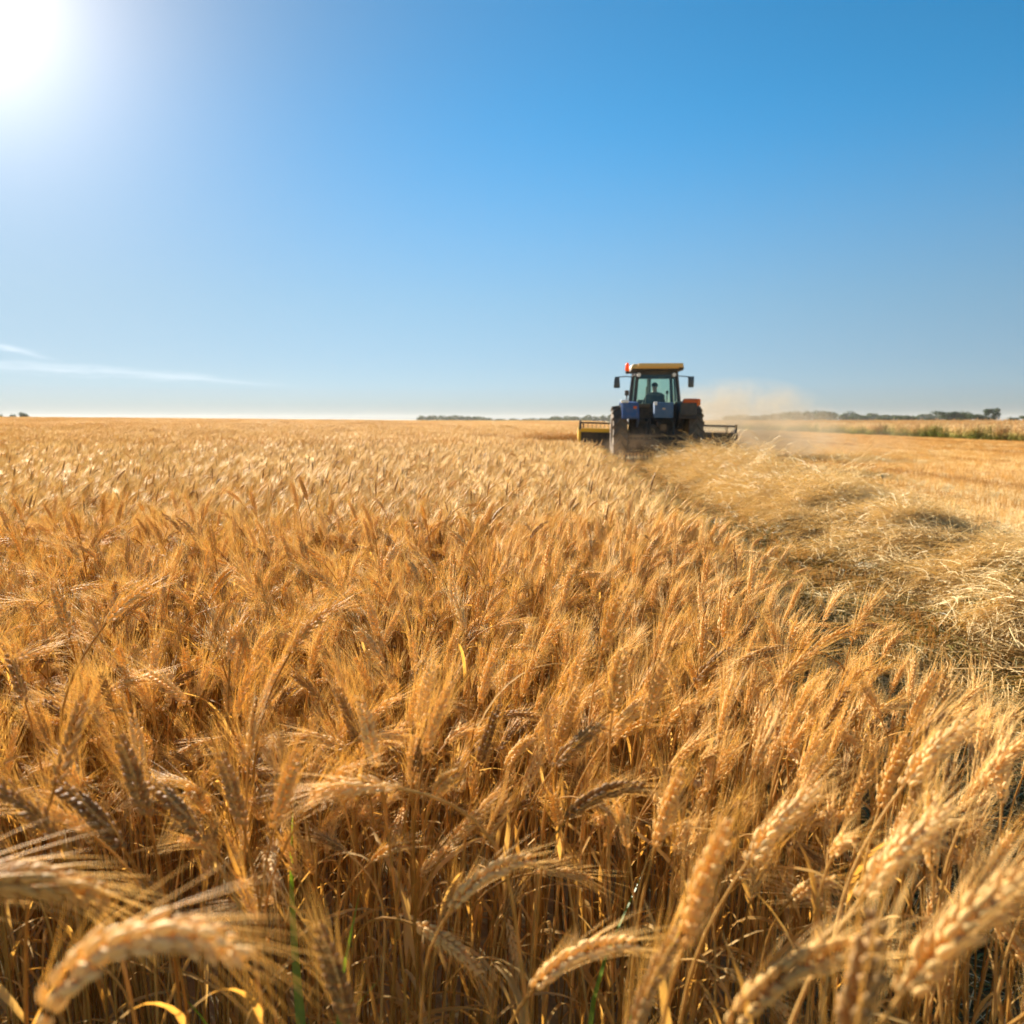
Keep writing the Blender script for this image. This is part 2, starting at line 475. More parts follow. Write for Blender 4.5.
def ear_hi(st, rg, plump=1.0, beard=1.0):
    mb, aw = MB(), MB()
    n = int(round(st.el / 0.0047)); tw = rg.uniform(0, math.pi)
    for i in range(n):
        q = st.h + st.el * (i + 0.3) / n * 0.93
        p, T = st.at(q)
        u = i / n
        size = 1.0 - 0.45 * max(0, u - 0.55) / 0.45 - 0.35 * max(0, 0.18 - u) / 0.18
        B = np.array([0, 1.0, 0]); Nn = np.cross(B, T)
        S = math.cos(tw) * B + math.sin(tw) * Nn; F = np.cross(T, S)
        sd = 1 if i % 2 else -1
        for k in (-1, 0, 1):
            ax = unit(T * 0.92 + S * sd * (0.36 if k == 0 else 0.26) + F * k * 0.34 + rg.normal(0, 0.09, 3))
            ln = (0.0128 if k else 0.0142) * size * rg.uniform(0.80, 1.18); w = 0.0032 * size * plump * rg.uniform(0.8, 1.15)
            if rg.uniform() < 0.06: continue
            a = unit(np.cross(ax, F if abs(np.dot(ax, F)) < .9 else S)); b = np.cross(ax, a)
            o = p + S * sd * 0.0021 * plump + F * k * 0.0023 * plump
            mb.add(o + DV[:, 0:1] * a * w + DV[:, 1:2] * b * w * 0.85 + DV[:, 2:3] * ax * ln, DF)
            if k != 0 or i % 3 == 0:
                d = unit(ax * 0.62 + T * 0.62 + rg.normal(0, 0.08, 3))
                awn(aw, o + ax * ln * 0.9, d, rg.uniform(0.035, 0.08) * (0.75 + 0.25 * size) * beard, 0.00030, 3, rg.uniform(0, .12))
    return mb, aw
def stem_mb(st, sides=6, r0=0.0021, r1=0.0013):
    mb = MB()
    qs = np.concatenate([np.linspace(0, st.h - 0.2, 5), np.linspace(st.h - 0.17, st.h + 0.004, 8)])
    pts = [st.at(q)[0] for q in qs]
    mb.tube(pts, list(np.linspace(r0, r1, len(pts))), sides, caps=False)
    for q in (0.28, 0.55):                      # the knots on a straw
        p, T = st.at(st.h * q)
        mb.tube([p - T * 0.004, p, p + T * 0.004], [0.0018, 0.0030, 0.0018], sides, caps=False)
    return mb
def leaf_mb(st, rg, q0=None, ln=None, w=None, az=None, droop=None):
    mb = MB()
    q0 = rg.uniform(0.35, 0.78) * st.h if q0 is None else q0
    az = rg.uniform(0, 2 * math.pi) if az is None else az
    ln = rg.uniform(0.14, 0.26) if ln is None else ln
    w = rg.uniform(0.0028, 0.0048) if w is None else w
    droop = rg.uniform(60, 165) if droop is None else droop
    p, T = st.at(q0)
    hd = np.array([math.cos(az), math.sin(az), 0]); side = np.array([-math.sin(az), math.cos(az), 0])
    th = R(rg.uniform(8, 30)); pts = [p]; n = 9; cur = p.copy()
    roll = rg.uniform(-1.3, 1.3)
    for i in range(n):
        th += R(droop) / n * (0.4 + 1.2 * i / n)
        cur = cur + (hd * math.sin(th) + np.array([0, 0, 1]) * math.cos(th) + side * 0.12 * math.sin(i * roll)) * ln / n
        pts.append(cur.copy())
    ws = [w * min(1, 0.5 + i * .3) * (1 - (i / n) ** 2.2) + 0.0002 for i in range(n + 1)]
    ribbon(mb, np.array(pts), ws, unit(side + np.array([0, 0, 0.5 * roll])), 0.3)
    return mb
def make_stalk(rg, mode, long_ear=False):
    h = rg.uniform(0.735, 0.83)
    if mode == 'up': a = (rg.uniform(1, 6), rg.uniform(8, 20), rg.uniform(18, 40))
    elif mode == 'lean': a = (rg.uniform(3, 8), rg.uniform(28, 48), rg.uniform(48, 80))
    elif mode == 'arch': a = (3, 22, 158)
    elif mode == 'bow': a = (4, 38, 108)
    elif mode == 'nod': a = (rg.uniform(3, 9), rg.uniform(62, 92), rg.uniform(100, 140))
    else: a = (rg.uniform(2, 7), rg.uniform(120, 140), rg.uniform(150, 170))
    return Stalk(h, a[0], a[1], a[2], 0.115 if mode in ('arch', 'bow') else rg.uniform(0.094, 0.110) if long_ear else rg.uniform(0.068, 0.098), rg.uniform(0.10, 0.2) if mode != 'hang' else 0.22, rg.uniform(-0.03, 0.03))
MODES = ['up', 'up', 'up', 'lean', 'lean', 'lean', 'lean', 'nod', 'nod', 'nod', 'hang', 'up', 'lean', 'up', 'nod', 'arch', 'bow']
N_FIELD = 15                                    # the last two kinds are only for single stalks
KIT = []                                        # part meshes of each kind of stalk, used for the nearest stalks
hi_protos = []; dark_protos = []
prng = np.random.default_rng(5)
def joined(parts, link=False):
    """(MB, material index) pairs as one mesh"""
    mb = MB(); mi = []
    for q, k in parts:
        if not q.v: continue
        mb.add(np.concatenate(q.v), q.f); mi += [k] * len(q.f)
    return mb, mi
WM = lambda: [M['stem'], M['ear'], M['awn'], M['leaf']]
def build_joined(name, parts, mats, sm=True):
    mb, mi = joined(parts)
    o = mb.build(name, mats, smooth_=sm, link=False)
    o.data.polygons.foreach_set('material_index', mi)
    return o
for k, mode in enumerate(MODES):
    st = make_stalk(prng, mode, k in (0, 3, 7))
    sm_, (er, aw) = stem_mb(st), ear_hi(st, prng, 1.08 if k in (0, 3, 7, 15, 16) else prng.uniform(0.62, 0.85), 0.85 if k in (0, 3, 7, 15, 16) else 1.0)
    lv = [leaf_mb(st, prng) for _ in range(1 + (k % 2))]
    hi_protos.append(build_joined('wheat', [(sm_, 0), (er, 1), (aw, 2)] + [(l, 3) for l in lv], WM()))
    if k in (1, 4, 8, 12): dark_protos.append(build_joined('wheat', [(sm_, 0), (er, 1), (aw, 2)] + [(l, 3) for l in lv], [M['stem'], M['ear_dark'], M['awn'], M['leaf']]))
    KIT.append(dict(st=st, mode=mode, mid=st.at(st.h + st.el * .5)[0],
                    stem=sm_.build('stem', M['stem'], smooth_=True, link=False).data, ear=er.build('ear', M['ear'], smooth_=True, link=False).data,
                    beard=aw.build('beard', M['awn'], link=False).data, leaves=[l.build('leaf', M['leaf'], smooth_=True, link=False).data for l in lv]))
N_HI = len(hi_protos); hi_protos += dark_protos
# middle distance: the same plant with fewer faces
def ear_med(st, rg, sides=5, rings=9, wmul=1.0, na=16, aw_w=0.0005):
    mb, aw = MB(), MB()
    pts, rs = [], []
    for i in range(rings + 1):
        u = i / rings
        p, T = st.at(st.h + st.el * u)
        S = np.array([0, 1.0, 0])
        pts.append(p + S * (0.0016 if i % 2 else -0.0016))
        rs.append((0.0066 * (math.sin(math.pi * min(1, 0.12 + u * 0.95)) ** 0.6) * (1.18 if i % 2 else 0.82)) * wmul + 0.0004)
    mb.tube([q for q in pts], rs, sides, caps=False)
    for i in range(na):
        p, T = st.at(st.h + st.el * rg.uniform(0.1, 1.0))
        d = unit(T + rg.normal(0, 0.30, 3))
        awn(aw, p, d, rg.uniform(0.045, 0.09), aw_w, 1, 0.0, 3)
    return mb, aw
med_protos = []
for k, mode in enumerate(['up', 'lean', 'lean', 'nod', 'nod', 'up', 'lean', 'hang', 'lean', 'nod', 'up']):
    st = make_stalk(prng, mode)
    er, aw = ear_med(st, prng, 5, 11, 0.72 if k % 4 else 1.0, 38, 0.00042)
    s_ = MB(); s_.tube([st.at(q)[0] for q in np.linspace(0.12, st.h, 6)], 0.0017, 3, caps=False)
    med_protos.append(build_joined('wheat', [(s_, 0), (er, 1), (aw, 2), (leaf_mb(st, prng), 3)], WM() if k < 8 else [M['stem'], M['ear_dark'], M['awn'], M['leaf']]))
# far: square tufts of many ears
def tuft(size, n, wm, rings, na, aww, stems=True):
    parts = []
    for _ in range(n):
        st = make_stalk(prng, prng.choice(['up', 'lean', 'lean', 'nod', 'nod']))
        er, aw = ear_med(st, prng, 4, rings, wm, na, aww)
        q = MB()
        if stems: q.tube([st.at(t)[0] for t in (0.45, st.h - 0.1, st.h)], 0.0020 * wm, 3, caps=False)
        rz = prng.normal(0.2, 1.0); c, s = math.cos(rz), math.sin(rz)
        off = np.array([prng.uniform(-.5, .5) * size, prng.uniform(-.5, .5) * size, prng.normal(0, 0.03)])
        rot = np.array([[c, -s, 0], [s, c, 0], [0, 0, 1]])
        for b, k in ((q, 0), (er, 1), (aw, 2)):
            if not b.v: continue
            nb = MB(); nb.add(np.concatenate(b.v) @ rot.T + off, b.f); parts.append((nb, k))
    return build_joined('wheat', parts, WM())
low_protos = [tuft(0.8, 170, 0.95, 5, 12, 0.0009) for _ in range(4)]
far_protos = [tuft(2.4, 460, 1.8, 3, 6, 0.0024, False) for _ in range(3)]

# canopy under the ears, further off --------------------------------------------------
def thin_stand(x, y):                           # a poorer, shorter stand by the cut edge where the machine works
    return 0.36 * smooth((x - (edge(y) - 3.2)) / 2.0) * smooth((y - 15) / 6) * (np.asarray(y) < 28.2)
def canopy_mb():
    mb = MB()
    radii = np.geomspace(9.0, 420, 130); angs = np.radians(np.linspace(-52, 40, 260))
    Xc, Yc = polar(radii, angs); rr = np.hypot(Xc, Yc)
    h = (0.52 + 0.27 * smooth((rr - 20) / 180)) * (1 - thin_stand(Xc, Yc))
    n1 = np.array([[mnoise.noise(Vector((a * 1.3, b * 1.3, 0))) for a, b in zip(xr, yr)] for xr, yr in zip(Xc, Yc)])
    Zc = gz(Xc, Yc) + h + 0.05 * n1
    ok = standing(Xc, Yc, 0.35) & ~((Yc > HEADER_Y - 1) & (Yc < HEADER_Y + 2.0) & (Xc > edge(Yc) - 0.4))
    n = len(angs); fs = []
    for i in range(len(radii) - 1):
        for k in range(n - 1):
            if ok[i, k] and ok[i + 1, k] and ok[i, k + 1] and ok[i + 1, k + 1]:
                fs.append((i * n + k, (i + 1) * n + k, (i + 1) * n + k + 1, i * n + k + 1))
    mb.add(np.stack([Xc, Yc, Zc], -1), fs)
    return mb
canopy = canopy_mb().build('wheat', M['ear'], smooth_=True, link=False)

# where the stalks stand -----------------------------------------------------------
def jitter_pts(x0, x1, y0, y1, dens, rg):
    n = int((x1 - x0) * (y1 - y0) * dens)
    return rg.uniform(x0, x1, n), rg.uniform(y0, y1, n)
def front(x):                                   # where the thick of the crop begins in front of the camera
    return np.where(x < 0.16, 0.98 + 0.07 * np.sin(x * 7 + 1), np.maximum(0.62, 0.98 - 0.8 * (x - 0.16))) + 0.03 * np.sin(x * 23)
prg = np.random.default_rng(21)
x, y = jitter_pts(-5.0, 3.0, 0.25, 3.6, 470, prg)
lat = np.abs(x) < 0.66 * y + 1.3
thin = prg.uniform(0, 1, len(x))
dens_keep = np.where(y > front(x), 1.0, 0.0)
keep = lat & standing(x, y, 0.06) & (thin < dens_keep)
near_x, near_y = x[keep], y[keep]
clump = np.array([mnoise.noise(Vector((a * 2.3, b * 2.3, 3.3))) for a, b in zip(near_x, near_y)])
near_rz = prg.normal(0.15, 1.05, len(near_x)) + np.where(near_x < -0.15, prg.choice([0, math.pi], len(near_x), p=[.45, .55]), 0) + clump * .5
near_s = (prg.normal(0.965, 0.075, len(near_x)) + 0.06 * clump) * (1 - 0.14 * smooth(1 - (edge(near_y) - near_x) / 0.4))
wts = np.array([{'up': 1.6, 'lean': 1.1, 'nod': 0.7, 'hang': 0.35}[k] for k in MODES[:N_FIELD]])
near_i = prg.choice(N_FIELD, len(near_x), p=wts / wts.sum())
near_dark = prg.uniform(0, 1, len(near_x)) < 0.11
near_t = prg.normal(0, 0.06, (len(near_x), 2)) * np.where(prg.uniform(0, 1, (len(near_x), 1)) < .07, 3.5, 1)

# individual stalks: (ear centre x, y, z), kind, direction of the bend, roll
HERO = []
def hero(x, y, z, mode, rz, label, group=None, tilt=0.0): HERO.append((x, y, z, mode, R(rz), label, group, R(tilt)))
HERO_AT = len(HERO)
hero(-0.217, 0.430, 1.005, 'arch', 8, 'blurred wheat ear arching over the lower left corner, closest on the left')
hero(0.273, 0.450, 0.998, 'lean', 10, 'big blurred ear slanting out of the lower right corner, largest in the photo')
hero(0.194, 0.500, 0.935, 'bow', 12, 'blurred ear slanting right at the bottom edge, left of the largest ear')
hero(0.197, 0.420, 0.972, 'up', 40, 'brown out of focus ear standing upright at the bottom edge beside the largest ear')
hero(0.143, 0.560, 0.960, 'up', 5, 'plump upright ear with pale grains right of the middle, tip leaning slightly right')
hero(0.264, 0.740, 0.913, 'lean', 15, 'ear with long spread beard slanting right above the plump upright ear')
hero(0.322, 0.620, 0.951, 'lean', 12, 'long pale ear with bright grains slanting right, above the largest ear')
hero(0.455, 0.820, 0.952, 'lean', 10, 'sunlit ear with a long straight beard pointing up right near the right edge')
hero(0.062, 0.660, 0.831, 'bow', 5, 'pale ear lying almost flat to the right at the bottom middle')
hero(-0.023, 0.800, 0.823, 'bow', 20, 'soft drooping ear with a pale tip turned right, left of bottom middle')
hero(0.111, 0.920, 0.854, 'bow', 0, 'dark ear bent flat with pale sunlit top, in the centre of the lower half')
hero(-0.460, 0.800, 0.969, 'up', 20, 'dark upright ear with a bright tip near the left edge')
hero(-0.406, 0.820, 0.922, 'up', 170, 'dark straight upright ear beside the bright tipped ear on the left')
hero(-0.442, 0.800, 0.890, 'lean', 175, 'dark ear slanting left below the two upright ears on the left')
hero(-0.467, 0.720, 0.943, 'lean', 185, 'dark bristly ear slanting left at the left photo edge')
hero(-0.371, 0.840, 0.877, 'lean', 170, 'brown ear slanting left, right of the two upright left ears')
hero(-0.323, 0.880, 0.878, 'up', 165, 'slim dark ear leaning left with a pale grain at its foot')
hero(-0.180, 0.860, 0.891, 'nod', 175, 'ear bent over to the left with bright beard, left of centre')
hero(-0.116, 1.020, 0.881, 'up', 12, 'tall dark ear with two bright tip grains, left of centre')
hero(-0.033, 1.060, 0.869, 'up', 8, 'short dark ear just right of the tall dark ear')
hero(0.091, 1.060, 0.859, 'lean', 8, 'golden ear slanting right next to the dark bent ear above it')
hero(0.174, 1.120, 0.879, 'lean', 5, 'golden brown ear slanting right above the centre of the lower half')
hero(0.172, 0.840, 0.877, 'up', 10, 'pale ear standing upright left of the long bearded ear')
hero(-0.329, 1.250, 0.875, 'lean', 178, 'dark ear slanting left standing out against the pale field, left of centre')
hero(0.364, 1.400, 0.867, 'lean', 5, 'arched dark ear bowing right in the middle distance, right of centre')
hero(0.449, 1.420, 0.874, 'nod', 178, 'arched dark ear bowing left, facing its twin right of centre')
hero(0.551, 0.860, 0.921, 'lean', 20, 'thin pale ear bending right at the right edge')
hero(0.457, 0.920, 0.882, 'up', 10, 'pale upright ear left of the sunlit bearded ear at the right')
hero(-0.143, 0.600, 0.854, 'up', 170, 'blurred brown ear standing upright at the bottom, right of the green blades')
hero(0.103, 0.550, 0.883, 'up', 15, 'blurred grey brown ear upright at the bottom between two pale ears')
hero(-0.356, 0.550, 0.966, 'nod', 30, 'pale blurred ear poking in from the left edge')


def proto_of(mode, n): 
    c = [i for i, k in enumerate(KIT) if k['mode'] == mode]
    c = [i for i in c if i in (0, 3, 7, 15, 16)] if n % 3 < 2 else c
    return c[n % len(c)]
def place_stalk(k, loc, rot, scl, label, group, dark=False):
    kit = KIT[k]
    r = bpy.data.objects.new('wheat_stalk', None); COL.objects.link(r)
    r.empty_display_size = 0.05
    r.location = loc; r.rotation_euler = rot; r.scale = (scl,) * 3
    tag(r, label, 'wheat stalk', group)
    def part(nm, me, par):
        o = bpy.data.objects.new(nm, me); COL.objects.link(o); o.parent = par; return o
    part('stem', kit['stem'], r)
    e = part('ear', kit['ear'], r)
    if dark: e.material_slots[0].link = 'OBJECT'; e.material_slots[0].material = M['ear_dark']
    part('beard', kit['beard'], e)
    for l in kit['leaves']: part('leaf', l, r)
    return r
def grass_tuft(x, y, blades, label, mat='green'):
    r = empty('grass_tuft', (x, y, float(gz(x, y)))); tag(r, label, 'grass tuft')
    for (dx, h, w, az_, droop) in blades:
        st = Stalk(h, 2, 4, 6, .05); rgx = np.random.default_rng(int(h * 1000))
        q = leaf_mb(st, rgx, .30, h - .30, w, R(az_), droop)
        b = q.build('blade', M[mat], r, True); b.location.x = dx
        s2 = MB(); s2.tube([(0, 0, 0), (0.002, 0, .32)], .0022, 5); s2.build('sheath', M[mat], b, True)
grass_tuft(-0.238, .83, [(0, .82, .0075, 100, 14), (.012, .72, .006, 85, 20), (-.010, .66, .006, 150, 40)], 'bright green blades rising among the stems, lower left of the photo')
grass_tuft(0.035, .86, [(0, .80, .005, 10, 18), (.006, .80, .005, 60, 60)], 'small yellow green blade among the brown stems below the centre')
grass_tuft(-0.355, .80, [(0, .74, .004, 200, 50), (.01, .70, .004, 30, 45)], 'short green blades low among the stems at the lower left corner')
# the nearest of the crop's front rows that the picture shows, as things
depth = near_y
inview = (np.abs(near_x) < 0.645 * near_y + 0.01)
order = np.argsort(np.where(inview, near_y, 99))
N_IND = 300 - len(HERO)
ind = order[:N_IND]
is_ind = np.zeros(len(near_x), bool); is_ind[ind] = True
for n, (hx, hy, hz, mode, rz, lab, grp, tl) in enumerate(HERO):
    k = proto_of(mode, n); mid = KIT[k]['mid']
    s = hz / mid[2]
    c, sn = math.cos(rz), math.sin(rz)
    ox, oy = (mid[0] * c - mid[1] * sn) * s, (mid[0] * sn + mid[1] * c) * s
    place_stalk(k, (hx - ox, hy - oy, 0.0), (0, 0, rz), s, lab, grp, any(w in lab for w in ('dark', 'brown')) and 'golden brown' not in lab)
for j in ind:
    mode = KIT[near_i[j]]['mode']; right = math.cos(near_rz[j]) > 0
    m = {'up': 'upright', 'lean': 'slanting', 'nod': 'nodding', 'hang': 'hanging'}[mode]
    side = 'to the right' if right else 'to the left'
    where = 'left' if near_x[j] < -0.33 else 'right' if near_x[j] > 0.33 else 'middle'
    dk = bool(near_dark[j]); cw = 'dark brown' if dk else 'golden'
    lab = 'wheat stalk in the front rows, %s ear %s %s, %s of photo' % (cw, m, side, where)
    place_stalk(int(near_i[j]), (near_x[j], near_y[j], float(gz(near_x[j], near_y[j]))), (near_t[j, 0], near_t[j, 1], near_rz[j]), near_s[j], lab,
                'front row stalks, %s ears %s %s, %s of photo' % (cw, m, side, where), dk)

# the rest of the crop, one object
P, RT, S_, I_ = [], [], [], []
def put(x, y, rz, s, i, tilt=None, z=None):
    P.append(np.stack([x, y, gz(x, y) if z is None else z], -1))
    t = np.zeros((len(x), 2)) if tilt is None else tilt
    RT.append(np.stack([t[:, 0], t[:, 1], rz], -1)); S_.append(s); I_.append(i)
nh, nm, nl, nf = len(hi_protos), len(med_protos), len(low_protos), len(far_protos)
q = ~is_ind
put(near_x[q], near_y[q], near_rz[q], near_s[q], np.where(near_dark[q], N_HI + near_i[q] % len(dark_protos), near_i[q]), near_t[q])
x, y = jitter_pts(-12, 4, 3.6, 14, 540, prg)
k = (np.abs(x) < 0.66 * y + 1.5) & standing(x, y, 0.05)
x, y = x[k], y[k]
cl = np.array([mnoise.noise(Vector((a * 0.9, b * 0.9, 7.3))) + 0.6 * mnoise.noise(Vector((a * 2.7, b * 2.7, 1.3))) for a, b in zip(x, y)])
put(x, y, prg.normal(0.15, 0.9, len(x)) + cl * 0.8, (prg.normal(1, 0.05, len(x)) + 0.035 * cl) * (1 - 0.14 * smooth(1 - (edge(y) - x) / 0.4)), nh + np.where(prg.uniform(0, 1, len(x)) < .08, prg.integers(8, nm, len(x)), prg.integers(0, 8, len(x))), prg.normal(0, 0.06, (len(x), 2)) + cl[:, None] * 0.05)
def grid_pts(step, r0, r1, jit):
    gx, gy = np.meshgrid(np.arange(-170, 160, step), np.arange(0, 230, step))
    gx = gx.ravel() + prg.uniform(-jit, jit, gx.size) * step; gy = gy.ravel() + prg.uniform(-jit, jit, gy.size) * step
    r = np.hypot(gx, gy)
    k = (r > r0) & (r < r1) & (np.abs(gx) < 0.68 * gy + 3)
    return gx[k], gy[k]
x, y = grid_pts(0.62, 13.6, 46, 0.5)
k = standing(x, y, 0.42) & ~((y > HEADER_Y - 0.2) & (y < HEADER_Y + 1.1) & (x > edge(y) - 0.2)); x, y = x[k], y[k]
cl = np.array([mnoise.noise(Vector((a * 0.35, b * 0.35, 7.3))) for a, b in zip(x, y)])
put(x, y, prg.normal(0, 0.7, len(x)), (prg.normal(1, 0.04, len(x)) + 0.06 * cl) * (1 - thin_stand(x, y)), nh + nm + prg.integers(0, nl, len(x)))
x, y = grid_pts(1.9, 44, 215, 0.5)
k = standing(x, y, 1.3); x, y = x[k], y[k]
cl = np.array([mnoise.noise(Vector((a * 0.12, b * 0.12, 7.3))) for a, b in zip(x, y)])
put(x, y, prg.normal(0, 0.7, len(x)), prg.normal(1, 0.04, len(x)) + 0.05 * cl, nh + nm + nl + prg.integers(0, nf, len(x)))
# a few rows left standing at the sides and behind
put(np.array([0.0]), np.array([0.0]), np.array([0.0]), np.array([1.0]), np.array([nh + nm + nl + nf]), z=np.array([0.0]))
wf = scatter('wheat_field', hi_protos + med_protos + low_protos + far_protos + [canopy], np.concatenate(P), np.concatenate(RT), np.concatenate(S_), np.concatenate(I_))
tag(wf, 'standing ripe golden wheat field reaching back to the horizon', 'wheat field', kind='stuff')

# ------------------------------------------------------------------ stubble
def stub_proto(n, size):
    mb = MB()
    for _ in range(n):
        p = np.array([prng.uniform(-.5, .5) * size, prng.normal(0, 0.03), 0.0]); d = unit(np.array([prng.normal(0, .22), prng.normal(0, .22), 1]))
        mb.tube([p, p + d * prng.uniform(0.05, 0.13)], [0.0024, 0.0020], 3, caps=False)
    for _ in range(n // 6):                     # loose bits lying flat
        p = np.array([prng.uniform(-.6, .6) * size, prng.uniform(-.2, .2), prng.uniform(0.01, 0.06)]); a = prng.uniform(0, 6.3)
        d = np.array([math.cos(a), math.sin(a), prng.normal(0, .15)])
        mb.tube([p, p + d * prng.uniform(0.08, 0.25)], 0.0026, 3, caps=False)
    return mb.build('stubble', M['stubble'], link=False)
stub_protos = [stub_proto(16, 0.3) for _ in range(5)] + [stub_proto(70, 1.2) for _ in range(4)]
def stubble_pts():
    a = R(2.98); ux, uy = math.sin(a), math.cos(a)          # along the drill rows
    vx, vy = math.cos(a), -math.sin(a)
    out_ = []
    for (v0, v1, u0, u1, dv, du, big) in ((0.8, 26, 2.5, 24, 0.25, 0.17, 0), (1.5, 31, 24, 95, 0.36, 0.75, 1)):
        vv, uu = np.meshgrid(np.arange(v0, v1, dv), np.arange(u0, u1, du))
        vv = vv.ravel() + prg.normal(0, 0.02, vv.size); uu = uu.ravel() + prg.uniform(-.5, .5, uu.size) * du
        px, py = vv * vx + uu * ux, vv * vy + uu * uy
        k = ~standing(px, py, -0.12) & (px < 0.68 * py + 2) & (px < 29 + 0.03 * py)
        px, py = px[k], py[k]
        d = np.array([mnoise.noise(Vector((b_ * 0.9, a_ * 0.06, 2.0))) for a_, b_ in zip(py, px)])
        k = prg.uniform(0, 1, len(px)) < 0.85 + 0.5 * d
        px, py = px[k], py[k]
        out_.append((px, py, np.full(len(px), -a) + (0 if big else prg.normal(0, .5, len(px))) + math.pi / 2, (prg.integers(5, 9, len(px)) if big else prg.integers(0, 5, len(px)))))
    return [np.concatenate(z) for z in zip(*out_)]
sx, sy, sr, si = stubble_pts()
sb = scatter('stubble', stub_protos, np.stack([sx, sy, gz(sx, sy)], -1), np.stack([sr * 0, sr * 0, sr], -1), prg.normal(1, .15, len(sx)), si)
tag(sb, 'short golden stubble in drill rows on the harvested strip', 'stubble', kind='stuff')

# ------------------------------------------------------------------ the swath of cut straw behind the machine
TX, TY, TR = 4.21, 23.6, R(-3.6)                # the tractor's rear axle on the ground
def swath_mid(y): return 3.15 + 0.085 * y
def swath_half(y): return 0.72 + 0.012 * y
MOUNDS = []
mrg = np.random.default_rng(77)
for _ in range(260):
    my = 2.2 + (TY - 3.5) * mrg.uniform(0, 1) ** 1.15; mu = mrg.uniform(-.85, .85)
    MOUNDS.append((swath_mid(my) + mu * swath_half(my), my, mrg.uniform(.14, .38), mrg.uniform(.09, .28) * (1 - .45 * abs(mu)), mrg.uniform(0, 3.1)))
def swath_h(x, y):
    x = np.asarray(x, float); y = np.asarray(y, float)
    u = (x - swath_mid(y)) / swath_half(y)
    base = np.clip(1 - np.abs(u) ** 2.4, 0, 1)
    n = np.array([mnoise.noise(Vector((a * 3.4, b * 2.7, 5.1))) * 0.6 + mnoise.noise(Vector((a * 8, b * 7, 2.1))) * 0.35 for a, b in zip(np.ravel(x), np.ravel(y))]).reshape(np.shape(x))
    h = 0.09 * base
    for mx_, my_, mr_, mh_, ma_ in MOUNDS:
        dx, dy = x - mx_, y - my_
        a_ = (dx * math.cos(ma_) + dy * math.sin(ma_)) / mr_; b_ = (-dx * math.sin(ma_) + dy * math.cos(ma_)) / (mr_ * 1.5)
        q_ = np.clip(1 - a_ * a_ - b_ * b_, 0, 1)
        h = np.maximum(h, mh_ * q_ ** 0.7 + 0.03)
    return np.where(np.abs(u) < 1.25, h * (1 + 0.35 * n), 0) * smooth((TY - 0.2 - y) / 3.0 + 0.35) + 0.02 * n
